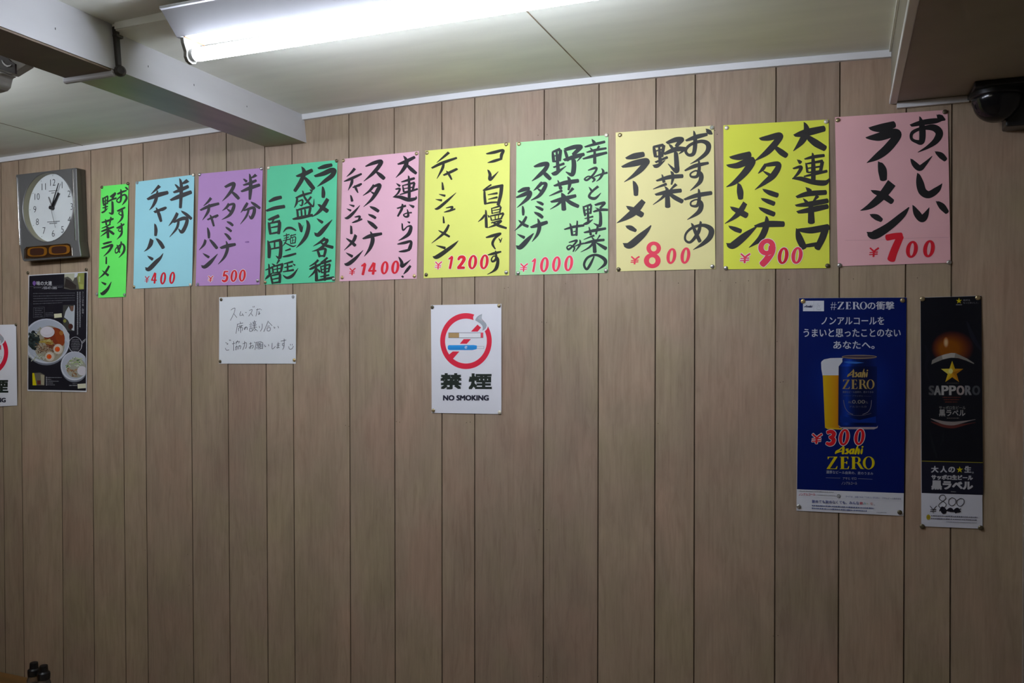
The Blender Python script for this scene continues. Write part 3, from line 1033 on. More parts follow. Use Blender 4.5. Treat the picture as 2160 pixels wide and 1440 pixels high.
# ------------------------------------------------------------------ hand-brushed menu posters
POSTERS = []
TACKS = []
RED = (0.70, 0.016, 0.032)
ROSE = (0.86, 0.05, 0.10)
WHT = (0.85, 0.83, 0.83)
def poster(name, quad, col, frame, ink, strokes, label, price=(), curl=0.004, side=0.5, tacks=(), nick='', grow=0.0, scale=1.16, extra=None):
    sh = Sheet(name, quad, paper('paper_' + nick.replace(' ', '_'), col), curl, side)
    sh.frame(*frame)
    tag(sh.obj, label, 'poster', 'brushed menu posters in a row')
    if extra:
        k = Ink(sh)
        extra(k)
        k.build('paper_mark', M_INK)
    for part in strokes.split('##'):
        k = Ink(sh)
        k.strokes(part, ink, grow, scale)
        k.build('brush_lettering', M_INK)
    for it in price:
        k = Ink(sh)
        ch, box, c = it[:3]
        o = it[3] if len(it) > 3 else 0
        k.digit(ch, *box, c, WHT if o else None, o)
        k.build('price_sticker', M_STICK)
    for kind, x, y, where in tacks:
        TACKS.append((kind, sh, sh.zp(x, y), where, nick))
    POSTERS.append(sh)
    return sh

poster('menu_poster', [(213, 393), (271.3, 387.2), (265, 625.8), (207.2, 628)], (0.16, 0.97, 0.15), (200, 380, 5.54), (0.03, 0.045, 0.03), '''
262 362 16 300 345 22 352 318 16|318 330 16 322 400 20 300 405 12 280 385 10 305 365 8 325 385 14 322 430 22 300 470 16 262 505 4
255 560 16 300 540 22 342 512 14|310 500 16 315 580 20 292 598 12 275 580 10 300 560 8 318 590 16 305 640 20 258 692 4
262 163 16 310 140 22 368 120 14|305 105 14 308 180 22 300 245 18 275 258 14 256 235 12 300 190 14 350 170 18 372 205 22 350 250 20 318 290 4|355 78 8 372 95 20 385 110 14
262 755 14 275 800 22 290 845 12|310 715 16 300 770 18 275 830 14 245 850 12 240 810 10 270 775 14 320 745 16 345 780 22 335 840 22 280 905 4
95 205 16 98 250 18 105 295 16|95 215 14 150 185 16|152 185 16 145 275 16|100 250 10 150 228 10|105 285 12 148 268 12|122 195 12 125 350 18|90 325 12 150 305 14|78 380 14 110 365 18 150 330 6|180 195 18 240 150 20|240 155 20 222 185 18 200 207 14|150 252 14 200 225 18 250 210 18|205 245 22 208 330 24 203 388 26 165 380 8|205 200 16 232 218 12
80 495 14 150 475 22 215 450 18|125 455 14 135 520 18|190 430 18 175 505 14|80 562 6 120 545 12 180 515 16|130 535 14 145 560 14|75 600 14 150 570 22 220 545 16|150 540 24 152 610 26 155 670 26|145 600 18 110 625 14 68 655 4|155 580 14 190 605 26 220 628 24
95 745 16 150 730 22 195 718 14|78 795 14 140 775 22 200 757 24 190 790 24 160 835 20 103 888 4|135 895 16 133 975 16
168 1000 20 120 1080 22 46 1147 4|85 1055 14 155 1110 24|75 1190 14 125 1215 24|65 1318 14 95 1322 36 150 1270 28 192 1188 5''',
       'narrow neon green paper menu poster right of the clock, brushed in black', curl=0.006, side=0.8,
       tacks=[('dark', 83, 82, 'top left'), ('dark', 385, 40, 'top right'), ('clear', 347, 1338, 'bottom right'), ('clear', 24, 1330, 'bottom left')], nick='neon green poster')

poster('menu_poster', [(286.2, 383.5), (409.9, 368.1), (405, 602.8), (281.2, 609)], (0.36, 0.74, 0.83), (270, 360, 5.54), (0.045, 0.042, 0.045), '''
605 90 16 622 160 32 622 250 36 617 350 32 612 430 30|700 112 40 665 135 32 630 152 14|550 158 12 568 178 20 592 205 30|530 255 20 610 225 36 700 185 36|495 345 22 600 300 44 735 250 38
578 492 30 545 560 32 475 645 4|620 470 14 680 510 32 738 560 30|530 605 16 590 575 30 655 555 38 690 570 34 675 640 38 630 715 36 590 678 8|592 580 24 570 670 26 485 775 4
370 175 36 325 220 24 270 272 6|225 335 24 330 290 46 462 255 36|345 230 16 328 330 34 295 405 26 250 460 4
305 485 26 370 460 30 440 432 24 420 455 14 395 470 5|330 430 14 362 510 34 386 590 26|315 620 18 326 690 34 322 755 28
278 800 40 262 860 42 230 910 22 188 943 4|328 788 16 375 840 38 412 900 36|228 998 18 285 1033 32|203 1135 20 245 1148 44 330 1065 42 380 1015 26 410 965 5''',
       'cyan paper menu poster with the red price 400, brushed in black',
       [('¥', (195, 1230, 250, 1308), RED), ('4', (270, 1185, 340, 1318), RED), ('0', (374, 1185, 446, 1328), RED), ('0', (480, 1180, 551, 1322), RED)], curl=0.007, side=0.85,
       tacks=[('clear', 108, 140, 'top left'), ('pale', 762, 48, 'top right'), ('pale', 728, 1332, 'bottom right'), ('brass', 70, 1357, 'bottom left')], nick='cyan poster')

poster('menu_poster', [(419.6, 366.6), (554.4, 354), (547.5, 600), (412.6, 602.8)], (0.52, 0.29, 0.60), (405, 345, 5.333), (0.04, 0.035, 0.042), '''
648 115 14 660 200 32 657 300 36 650 400 24|722 125 32 690 148 22 665 160 12|578 170 12 595 185 20 612 200 28|575 243 16 650 220 28 720 190 26|552 315 20 650 275 36 758 240 30
625 440 24 595 490 28 548 552 4|660 430 12 705 460 30 762 500 26|580 530 12 640 508 24 695 497 30 698 550 34 668 612 30 640 582 6|640 510 20 612 590 22 543 682 4
370 265 24 430 235 32 472 228 34 452 290 34 400 360 24 340 422 4|440 310 16 490 355 34 525 393 30
418 450 28 390 490 24 340 530 4|400 470 18 468 455 26 462 510 34 420 580 28 335 630 4|388 505 16 440 545 22
390 652 12 430 670 26 458 695 24|378 715 14 410 735 24 440 760 24|365 782 14 400 812 28 430 850 28
318 950 24 400 925 38 485 908 28|385 870 12 400 950 30 365 1050 26 293 1132 4
215 385 28 180 430 22 130 475 5|92 525 18 190 480 32 300 450 26|195 455 16 180 540 28 118 635 4
172 632 16 230 605 22 290 582 20 262 612 5|205 575 14 225 630 24 245 700 20|175 718 12 188 780 28 190 835 22
152 855 24 135 910 26 80 972 4|198 850 16 240 900 32 280 950 30|122 1010 16 188 1052 26|105 1150 18 145 1160 36 210 1105 36 288 1015 5''',
       'purple paper menu poster with the red price 500, brushed in black',
       [('¥', (180, 1262, 240, 1330), RED, 5), ('5', (332, 1203, 410, 1332), RED, 5), ('0', (430, 1195, 512, 1330), RED, 5), ('0', (525, 1190, 608, 1327), RED, 5)], curl=0.006, side=0.85,
       tacks=[('silver', 85, 122, 'top left'), ('silver', 780, 55, 'top right'), ('silver', 737, 1315, 'bottom right'), ('clear', 65, 1357, 'bottom left')], nick='purple poster',
       extra=lambda k: (k.ell(620, 882, 26, 10, (0.30, 0.14, 0.40)), k.ell(632, 878, 10, 6, (0.2, 0.09, 0.28))))

poster('menu_poster', [(564, 351.4), (711.8, 337.4), (706.1, 594.4), (557.2, 599.9)], (0.12, 0.66, 0.36), (550, 330, 5.143), (0.02, 0.024, 0.02), '''
620 130 18 690 110 40 768 92 32|582 215 22 680 185 42 760 150 46 800 155 40 770 210 44 690 270 34 612 328 4|672 325 16 680 390 36 678 440 32
728 458 34 680 540 40 620 610 26 555 655 4|620 515 14 670 555 34 722 592 40|608 675 18 668 715 28|582 830 18 625 848 40 700 770 36 775 685 4
700 882 28 650 925 24 570 972 5|650 915 14 722 905 26 680 970 28 620 1010 20 555 1028 4|640 925 12 700 962 26 780 985 30|615 1010 18 628 1050 24 640 1085 26|620 1015 16 695 1000 22 700 1030 26 685 1085 22|635 1080 16 690 1075 18
625 1120 22 590 1155 20 530 1190 8|528 1225 16 580 1200 26 645 1170 20|595 1150 16 602 1250 26 605 1345 32|600 1215 20 570 1265 18 518 1312 4|612 1215 12 640 1250 22|725 1095 20 690 1125 18 650 1148 8|640 1165 14 700 1148 20 762 1128 20|700 1110 18 697 1220 24 695 1340 26|650 1190 14 662 1260 16|650 1195 14 750 1168 18|752 1165 20 735 1250 18|655 1228 12 742 1210 12|660 1262 14 738 1247 14|645 1305 14 740 1285 16|612 1345 16 700 1328 24 790 1312 24
445 110 12 470 170 40 440 260 40 370 372 32|385 215 18 470 190 40 555 150 34|470 220 22 520 280 40 572 348 38
378 450 14 450 420 24 550 392 18|530 358 12 556 376 22|395 440 16 390 500 22 365 555 5|405 490 10 452 472 16 446 530 16 420 522 6|455 370 14 475 440 20 520 500 22 568 540 18 578 460 4|548 435 20 500 495 16 468 520 5
385 585 16 460 562 20 540 545 22|395 572 22 405 665 20|440 575 18 445 655 16|480 570 18 485 645 16|540 545 24 530 600 24 520 640 22|345 680 16 430 663 30 560 635 24
412 715 14 430 760 32 442 815 16 460 745 4|500 690 18 518 760 36 492 860 38 440 935 26 385 990 4|243 822 6 280 780 20 330 775 22 382 802 14
245 862 9 310 845 11|250 888 8 305 873 9|240 912 9 320 895 11|280 835 11 280 905 11|280 905 11 262 940 12 235 975 4|255 930 10 300 955 12 350 975 14 385 962 5|315 862 9 380 845 10|335 845 8 325 885 8|320 882 9 325 945 9|325 885 8 376 872 10 372 938 11|345 880 7 346 938 7|325 945 9 370 935 9|335 912 5 365 905 6
265 1022 12 320 1003 18|238 1088 12 300 1075 22 380 1053 18|250 1165 12 345 1140 20|255 1205 12 340 1185 16|290 1160 16 292 1235 18|240 1250 12 355 1230 20|345 1162 8 370 1178 16|238 1283 6 285 1315 24 345 1290 28 405 1212 4
88 490 18 150 460 36 220 442 32|58 590 20 150 560 34 255 542 32
80 688 18 130 670 30 192 645 32|150 665 14 125 710 14|88 715 22 95 780 26 105 840 24|95 725 16 205 700 24|205 700 30 202 770 32 193 835 28|110 772 14 195 755 18|105 838 18 195 820 20
78 910 14 92 1000 34 90 1095 28|85 932 16 215 905 26|215 905 32 218 1000 32 205 1095 32 165 1078 6|150 920 16 150 990 16|100 1005 14 205 985 18
50 1232 10 130 1200 20|88 1165 16 95 1280 22|46 1335 6 80 1300 24 130 1260 5|120 1158 8 148 1182 20|202 1118 22 175 1162 10|125 1190 14 135 1265 16|125 1197 14 238 1165 20|236 1165 24 220 1245 20|130 1228 10 225 1210 12|180 1180 12 180 1250 12|135 1265 12 220 1250 14|108 1290 18 128 1375 20|115 1292 14 210 1270 18|210 1270 26 205 1365 24|125 1332 12 205 1315 14|125 1372 14 205 1360 18''',
       'dark green paper menu poster crowded with brushed characters and without a red price', curl=0.005, side=0.7,
       tacks=[('pale', 85, 122, 'top left'), ('dark', 822, 47, 'top right'), ('silver', 790, 1330, 'bottom right'), ('brass', 48, 1362, 'bottom left')], nick='dark green poster')

poster('menu_poster', [(722.7, 335), (883.7, 318.6), (879, 587.6), (716.1, 593.1)], (0.83, 0.48, 0.58), (710, 310, 4.881), (0.018, 0.014, 0.018), '''
690 90 12 722 155 36 680 240 30 610 315 4|628 178 14 710 150 32 802 105 26|715 175 18 770 230 34 818 270 26
665 360 10 730 342 22 800 322 22|742 295 16 748 400 26 748 515 28|680 395 14 692 460 18|680 397 12 800 367 20|802 365 22 785 440 20|690 430 10 788 412 12|690 462 12 785 447 14|650 490 10 740 462 18 832 432 18|612 372 8 650 400 22|605 435 12 650 430 20 628 480 16 580 517 5|580 515 8 650 515 30 740 542 36 812 530 24 818 505 5
622 632 14 710 605 20|680 585 16 670 640 24 630 712 16|745 593 10 792 616 26|728 640 10 738 705 22 710 718 16 690 697 12 725 680 12 772 675 14
728 768 8 752 778 18|675 785 14 684 855 16 730 818 12 765 822 28 745 890 34 690 935 22 638 962 5
625 1000 10 700 985 26 765 972 22 757 1030 32 740 1062 24|640 1077 10 700 1070 24 750 1057 20|640 1130 12 670 1185 28 678 1225 32 762 1160 4
762 1220 20 725 1268 26 690 1308 6|672 1340 22 684 1332 20
297 200 12 380 165 32 458 148 34 435 200 36 370 275 30 280 352 5|400 248 12 450 290 36 488 323 34
388 390 26 340 450 22 272 500 5|365 412 18 442 390 32 420 450 36 360 540 26 278 615 4|345 455 12 400 490 22
340 612 12 390 635 30 430 660 28|325 693 12 370 712 26 400 730 24|315 758 14 365 795 34 410 835 28
268 945 14 350 915 36 462 892 24|350 868 12 372 950 36 345 1040 30 285 1125 4
188 220 26 150 265 20 103 306 4|75 355 8 150 325 26 255 277 18|162 310 14 155 370 26 118 447 4
165 417 12 210 400 22 255 380 16 228 408 5|185 393 10 200 430 22 220 470 10|146 495 16 160 555 24
128 592 8 178 608 20|103 635 8 145 653 20|83 732 10 120 725 28 180 670 24 240 600 4
185 722 10 238 715 20 225 752 16|158 780 8 200 765 20 260 742 16|150 810 20 152 890 24
198 903 28 170 970 28 78 1062 4|96 938 8 150 975 26 190 1013 28|96 1088 12 160 1125 26|80 1205 14 120 1203 34 190 1150 30 273 1063 4''',
       'pink paper menu poster with the red price 1400, brushed in black',
       [('¥', (130, 1245, 195, 1318), RED), ('1', (242, 1193, 318, 1320), RED), ('4', (325, 1185, 414, 1312), RED), ('0', (453, 1175, 537, 1310), RED), ('0', (560, 1168, 648, 1306), RED)], curl=0.004, side=0.5,
       tacks=[('brass', 70, 140, 'top left'), ('brass', 822, 68, 'top right'), ('gold', 800, 1327, 'bottom right'), ('gold', 57, 1342, 'bottom left')], nick='pink 1400 poster')

poster('menu_poster', [(897.3, 318), (1075.7, 300.8), (1074, 580.6), (893.6, 586.7)], (0.78, 0.81, 0.18), (885, 290, 4.645), (0.022, 0.022, 0.014), '''
288 145 24 230 195 18 168 246 4|118 300 16 220 250 26 362 200 18|238 235 12 225 300 24 170 403 4|233 370 16 310 335 24 368 308 18 312 345 5|263 325 10 290 365 20 314 410 14|223 438 14 230 508 22
190 555 8 248 570 20|156 605 6 215 615 20|148 700 8 185 690 24 270 620 22 358 541 4|258 690 8 322 680 18 298 717 14|238 732 6 290 718 18 347 700 14|233 772 12 238 835 18
288 853 18 240 935 24 118 1035 4|183 908 8 240 940 20 292 970 18|163 1057 10 248 1082 24|128 1165 6 172 1168 36 280 1095 32 340 1048 22 380 1010 4##653 160 12 730 145 26 818 125 22 803 170 28 798 212 20|666 247 6 730 230 24 805 207 18|670 315 14 690 360 26 694 410 28 772 333 4
704 460 12 660 490 14 623 518 10|635 520 16 638 580 22 645 650 24|630 520 12 720 490 24 815 470 24|805 470 32 795 560 30 770 658 28|668 560 8 760 545 18|673 605 8 760 585 18|645 650 12 700 637 16 770 632 12
640 755 16 615 790 18 573 826 4|650 710 14 652 800 24 655 878 24|668 758 8 682 778 16|705 690 10 712 745 12|705 695 10 790 670 16|797 675 18 785 735 14|712 717 7 785 702 10|712 742 8 785 728 10|690 770 12 820 742 18|695 770 10 705 812 12|740 760 9 742 800 9|775 755 9 772 795 9|825 742 16 800 790 14|705 812 10 805 792 14|700 837 10 798 815 18 750 852 22 663 886 4|708 823 8 770 860 24 850 887 18
650 980 12 720 960 26 795 940 16 740 985 20 715 1040 22 742 1092 10|775 985 6 787 1007 12|808 983 6 790 1025 12
668 1150 8 730 1135 24 797 1118 14|745 1108 12 750 1185 22 715 1215 16 705 1190 12 730 1160 10 767 1190 22 755 1270 30 720 1310 16 663 1341 4''',
       'lemon yellow paper menu poster with the red price 1200, brushed in black',
       [('¥', (150, 1215, 220, 1290), ROSE, 5), ('1', (272, 1158, 342, 1290), RED, 4), ('2', (362, 1155, 457, 1288), RED, 4), ('0', (474, 1150, 567, 1290), RED, 4), ('0', (589, 1145, 680, 1290), RED, 4)], curl=0.0035, side=0.5,
       tacks=[('brass', 72, 150, 'top left'), ('brass', 848, 65, 'top right'), ('silver', 848, 1320, 'bottom right'), ('dark', 65, 1343, 'bottom left')], nick='lemon yellow 1200 poster')

poster('menu_poster', [(1089.2, 300.2), (1283, 284.8), (1283, 575.4), (1087.7, 580.2)], (0.43, 0.80, 0.39), (1080, 275, 4.571), (0.026, 0.034, 0.034), '''
770 83 10 792 118 30|700 160 14 790 135 24 893 110 22|752 163 8 777 197 20|842 150 20 810 192 8|718 212 12 800 190 22 907 172 18|682 275 14 790 245 28 912 215 22|797 195 24 798 315 28
733 385 10 800 362 22 815 375 18 780 430 18 725 478 18 700 468 14 740 442 12 795 470 20 775 497 10|863 365 8 880 400 22 850 460 18 813 492 4|785 450 8 850 425 16 917 408 18|743 545 12 775 592 22|832 538 22 765 595 18 745 640 22 800 655 24 857 603 5
688 730 14 697 780 20 705 822 16|690 737 14 760 715 20|765 715 18 757 800 18|705 770 11 757 755 11|705 807 13 755 795 13|730 720 16 735 870 22|700 850 10 780 830 16|690 905 14 730 890 26 780 858 5|798 720 16 850 705 24 893 700 22 850 747 18|783 785 14 850 765 24 920 765 20|850 778 22 855 850 26 845 918 28 788 895 6|803 745 10 862 772 16
693 985 14 790 965 26 902 945 20|743 930 12 760 1005 22|827 925 20 810 997 16|690 1052 5 740 1032 12 790 1013 18|768 1025 10 787 1052 16|850 1008 14 820 1052 8|693 1090 14 790 1065 24 887 1055 20|790 1045 28 798 1172 32|785 1085 22 740 1130 16 663 1172 4|800 1075 16 905 1138 32
792 1213 12 755 1290 22 720 1337 20 695 1290 20 730 1225 20 810 1200 20 890 1240 30 895 1290 26 823 1347 4
503 955 12 590 930 22 692 915 20|560 895 12 572 950 20 580 1010 20|630 870 14 620 1010 22|590 977 8 617 970 10|575 1012 12 625 1002 14|548 1080 10 620 1060 18 615 1080 16 580 1120 16 545 1147 16 530 1125 12 560 1107 10 602 1130 16 588 1167 10|655 1053 10 655 1100 18 608 1167 4|598 1120 7 650 1098 14 692 1088 14
390 205 14 397 250 26 402 300 26|395 207 20 460 182 26|470 182 28 458 290 26|410 247 13 460 232 13|405 302 16 460 287 16|430 197 22 445 385 32|398 357 16 500 320 22|383 420 20 420 413 36 470 380 20 522 343 5|508 187 28 600 160 36 665 157 32 630 195 34 590 232 28|510 190 28 540 290 24|498 287 24 600 255 36 692 230 28|592 270 36 597 350 40 580 425 36 520 400 8|680 235 18 655 268 14 628 297 6
403 535 16 510 505 36 637 485 32|443 480 14 470 560 30|540 445 18 558 500 30 545 572 18|358 632 6 420 605 16 480 580 22|478 600 14 512 642 26|590 555 26 540 612 12|373 690 18 490 660 36 612 630 28|490 615 34 500 762 40|480 670 28 440 715 18 368 760 4|500 650 22 570 700 34 638 732 30
212 350 16 280 330 36 342 322 32 320 375 36 260 435 30 192 488 5|290 393 18 330 430 36 368 467 30|293 500 28 255 540 26 208 580 5|268 515 22 325 512 26 310 560 34 260 630 28 183 673 6|240 557 12 282 587 22
236 685 10 275 700 24 298 714 22|223 732 10 260 747 24 295 765 24|212 788 12 260 812 30 293 838 26|178 935 18 260 910 34 337 885 28|250 850 12 265 920 32 245 1000 26 193 1072 4
56 595 14 110 570 34 165 560 28|40 647 14 110 620 32 172 598 36 150 655 34 48 744 4|103 728 12 108 775 24 108 815 18|140 828 18 100 895 24 26 967 4|63 863 12 110 905 24 153 925 24|50 1000 12 117 1032 26|40 1115 18 80 1125 40 150 1055 36 207 993 8''',
       'light green paper menu poster with the red price 1000, brushed in black',
       [('¥', (77, 1282, 154, 1360), ROSE, 4), ('1', (182, 1230, 243, 1370), ROSE, 4), ('0', (268, 1220, 357, 1367), ROSE, 4), ('0', (384, 1213, 472, 1362), ROSE, 4), ('0', (502, 1205, 592, 1357), ROSE, 4)], curl=0.0035, side=0.5,
       tacks=[('gold', 67, 130, 'top left'), ('pale', 910, 45, 'top right'), ('silver', 905, 1352, 'bottom right'), ('silver', 58, 1375, 'bottom left')], nick='light green poster')

poster('menu_poster', [(1298.6, 279.4), (1505.6, 264.5), (1509, 567.2), (1300.2, 572.2)], (0.88, 0.80, 0.36), (1290, 255, 4.43), (0.042, 0.042, 0.038), '''
693 185 18 790 150 36 890 125 26|770 93 14 782 190 34 768 300 32 720 318 24 692 275 24 740 220 24 840 190 28 903 220 42 893 290 36 820 355 24 735 402 4|883 80 20 915 105 38 940 122 12
683 465 14 780 420 32 902 393 22|815 365 14 820 440 26 800 515 26 745 520 18 740 490 14 790 465 14 835 500 36 825 570 34 735 652 5|678 735 18 800 695 36 932 673 32|815 635 16 820 720 28 800 790 26 745 790 16 745 755 14 800 735 14 838 775 36 815 850 36 708 922 5
750 955 18 785 1040 30 825 1125 30|835 938 18 810 1040 30 740 1130 22 690 1112 18 697 1050 18 760 995 22 860 975 28 930 1015 44 918 1085 44 850 1150 30 763 1202 4
393 240 18 402 285 28 410 332 26|395 242 22 480 225 24|490 222 28 470 330 26|410 282 13 475 265 13|410 337 16 470 322 16|445 237 22 455 388 30|408 387 18 520 340 22|388 420 20 430 418 32 500 368 6|513 207 24 600 175 40 660 172 34 630 205 34 605 235 28|488 310 22 600 265 40 687 262 34|540 215 24 580 270 24|680 265 22 655 290 16 628 308 6|600 285 34 608 400 40 605 470 36 528 400 6
418 560 16 540 525 34 662 515 32|473 500 14 490 570 26|560 470 20 575 520 26 560 592 14|388 637 6 450 612 16 510 590 24|498 610 12 522 642 24|605 590 26 550 642 12|408 690 20 520 665 36 647 650 32|520 635 34 525 800 44|500 690 28 460 730 18 388 782 5|530 670 22 590 715 36 660 752 36
133 350 18 210 330 48 297 312 42|96 430 18 200 400 48 320 375 50 320 400 44 270 455 46 200 515 28 118 570 4|205 560 16 225 620 42 228 690 36
300 745 42 220 840 60 140 900 42 50 953 5|138 800 18 210 835 46 285 878 46|133 985 16 180 1000 40 225 1025 26|110 1150 22 170 1162 54 270 1082 54 330 1025 34 368 978 10''',
       'cream paper menu poster with the red price 800, brushed in grey-black',
       [('¥', (178, 1265, 262, 1338), ROSE), ('8', (302, 1125, 472, 1375), ROSE), ('0', (511, 1188, 607, 1336), ROSE), ('0', (642, 1181, 738, 1334), ROSE)], curl=0.0035, side=0.6,
       tacks=[('brass', 78, 132, 'top left'), ('clear', 938, 62, 'top right'), ('silver', 942, 1360, 'bottom right'), ('dark', 65, 1385, 'bottom left')], nick='cream poster')

poster('menu_poster', [(1526, 264.3), (1748, 251.8), (1749.8, 565.2), (1526.3, 568)], (0.82, 0.86, 0.08), (1515, 240, 4.237), (0.028, 0.026, 0.024), '''
770 75 14 790 150 50 750 240 50 672 332 5|678 195 22 780 170 56 945 132 46|790 200 34 870 260 56 952 308 46
770 405 12 850 385 26 945 372 24|845 350 16 850 470 34 850 585 36|785 440 16 797 520 20|785 447 14 930 422 24|932 420 30 915 510 26|800 487 13 917 470 15|795 525 14 915 512 18|765 560 12 860 538 22 970 512 22|708 408 14 735 435 30|668 490 14 740 475 26 715 530 24 663 582 6|662 578 10 740 580 34 850 610 40 955 616 40 992 578 5
785 655 14 817 692 40|698 745 22 800 715 40 960 702 38|760 755 12 792 792 26|890 730 30 850 782 12|690 820 18 820 805 40 975 777 38|705 880 24 840 855 44 975 827 38|828 795 40 832 968 54
703 1025 18 725 1110 54 765 1195 50|710 1037 22 830 1040 50 980 1012 48|960 1022 54 930 1110 54 885 1200 48|765 1182 28 880 1165 32
370 225 22 450 215 44 548 193 48 530 240 50 440 340 46 330 418 7|500 290 22 560 340 46 608 373 42|425 450 22 400 490 28 358 532 6|418 460 28 538 450 40 500 540 50 420 610 36 328 678 4|400 512 16 470 552 26
396 675 14 460 705 38 528 728 38|383 758 14 440 780 34 498 803 36|363 840 16 430 870 38 498 897 38|325 1005 18 440 985 48 582 985 44|433 915 16 430 1000 46 380 1110 46 275 1195 4
103 390 18 190 385 50 282 362 46|76 462 18 170 462 46 300 415 56 250 510 54 150 610 36 73 653 5|183 620 22 195 690 50 200 755 40|242 795 38 190 880 44 130 935 26 60 980 4|108 835 18 180 870 44 252 908 46
93 1005 14 150 1030 36 200 1048 34|73 1160 14 130 1175 56 240 1090 52 340 1010 12''',
       'acid yellow paper menu poster with the red price 900, brushed in black',
       [('¥', (195, 1248, 287, 1332), ROSE, 5), ('9', (355, 1115, 514, 1365), ROSE, 5), ('0', (529, 1193, 631, 1342), RED, 5), ('0', (651, 1190, 757, 1340), ROSE, 5)], curl=0.0035, side=0.6,
       tacks=[('pale', 75, 125, 'top left'), ('pale', 965, 70, 'top right'), ('dark', 977, 1357, 'bottom right'), ('silver', 68, 1378, 'bottom left')], nick='acid yellow 900 poster')

poster('menu_poster', [(1761.2, 247.1), (1999, 231.6), (2005.2, 554), (1767.3, 561.4)], (0.84, 0.47, 0.49), (1755, 220, 4.057), (0.012, 0.011, 0.012), '''
672 182 22 780 155 40 890 140 38 960 128 8|753 105 14 772 200 46 768 315 44 720 318 26 680 292 22 690 240 26 770 205 26 870 200 50 918 245 56 890 310 46 820 365 26 735 410 4|898 88 12 930 115 46 966 132 14
675 465 12 705 510 40 750 545 44 795 510 30 857 443 4|880 405 10 930 435 44 970 472 34|737 590 18 752 670 56 775 745 60 830 772 54 900 730 44 943 678 4
692 862 10 725 930 50 768 980 50 800 950 44 832 883 4|893 828 14 940 872 48 983 922 34
318 207 22 420 203 62 530 172 50|290 287 14 400 278 60 520 245 64 560 265 60 480 370 64 390 445 50 298 500 4|405 492 26 430 560 64 440 640 52
512 672 70 430 780 62 330 868 44 243 909 4|335 740 18 430 775 48 513 832 42|325 945 14 380 965 44 422 990 32|300 1098 18 360 1118 64 480 1050 58 600 950 44 658 882 8''',
       'large dull pink paper menu poster with the red price 700, rightmost of the row',
       [('¥', (318, 1226, 402, 1304), RED), ('7', (455, 1090, 612, 1340), RED), ('0', (630, 1168, 737, 1314), RED), ('0', (777, 1161, 882, 1309), RED)], curl=0.0035, side=0.6,
       tacks=[('brass', 50, 135, 'top left'), ('dark', 967, 65, 'top right'), ('silver', 1002, 1352, 'bottom right'), ('silver', 65, 1377, 'bottom left')], nick='dull pink 700 poster',
       extra=lambda k: k.pen('110 1163 400 1160 620 1148 800 1141 1000 1137', 1.6, (0.5, 0.24, 0.27)))  # fold crease across the sheet, its shade drawn as a thin darker pink line

# ------------------------------------------------------------------ handwritten note
nt_ = Sheet('handwritten_note', [(462.4, 626.9), (624.8, 620.4), (624, 766.8), (462, 766.8)], paper('white_copy_paper', (0.74, 0.77, 0.80)), 0.005, 0.8)
nt_.frame(450, 610, 8.468)
k = Ink(nt_)
k.pen('''315 370 350 345 388 338 370 420 305 555|370 440 395 475 420 505|490 395 475 465 530 455|515 430 540 475|570 415 595 415
640 380 690 360 685 400 630 480|675 430 705 475|705 305 712 325|728 300 735 320|765 365 840 350|790 345 760 480|815 390 825 440 805 450 815 420 835 435|850 360 862 368
480 580 485 605|425 625 530 600|430 625 420 700 403 790|440 665 530 645|465 645 470 680|505 640 500 675|450 690 520 685 515 740|450 690 455 745|488 660 488 775
585 665 560 720 555 690 600 675 605 722|660 600 680 610|645 630 690 625|650 655 685 650|650 675 685 672|650 700 650 750 690 745 690 700 650 700|730 555 735 580|700 590 765 575|705 615 760 605|720 590 720 620|745 585 745 620|700 640 770 630|705 660 765 650|735 625 735 690|695 690 780 675|735 690 700 740|730 740 755 720|740 700 790 745
820 655 825 690|870 615 870 690 840 750|980 565 950 640 900 757|985 580 1050 650|965 660 1005 655|960 690 965 740 1010 735 1015 685 960 690|1080 665 1090 695 1105 680|1155 655 1165 692
218 950 262 973 240 985|215 1050 235 1088 280 1080|285 900 290 920|303 900 308 920|335 975 395 960|362 930 360 1095|400 945 462 930 450 962|430 915 405 985|395 1035 430 1020 415 1085|415 1005 390 1085|450 1015 490 1010 480 1067|465 1000 445 1072
525 975 590 955 585 1040 565 1050|560 925 555 1000 525 1080|640 975 690 960|665 945 665 1050 640 1040 700 1000 715 1025 690 1057|730 940 745 955
755 950 860 930|765 950 755 1020 740 1080|785 965 820 960 815 1000 785 1005 785 965|785 985 815 980|800 1005 800 1070|780 1030 770 1055|815 1025 825 1045|835 960 880 950 878 1040 835 1045 835 960|838 990 875 985|838 1015 875 1010|840 1050 825 1070|865 1045 885 1062
915 990 925 1025 940 1015|985 985 990 1012|1050 960 1045 1040 1060 1065 1110 1018|1135 980 1185 970|1135 1005 1180 1000|1158 945 1158 1040 1135 1045 1140 1030 1182 1042
1205 925 1300 905|1265 885 1262 1000 1235 1000 1235 970 1262 975 1260 1030 1238 1077|1375 978 1378 1000|1410 978 1408 1000|1345 1020 1360 1065 1405 1060 1430 1012''', 8.0, (0.07, 0.07, 0.085))
k.build('pen_writing', M_INK)
tag(nt_.obj, 'white paper note with thin pen handwriting and a smiley below the purple poster', 'note')
for kd, x, y, w in (('dark', 140, 183, 'top left'), ('clear', 1425, 135, 'top right'), ('gold', 1445, 1262, 'bottom right'), ('dark', 122, 1287, 'bottom left')):
    TACKS.append((kd, nt_, nt_.zp(x, y), w, 'white handwritten note'))

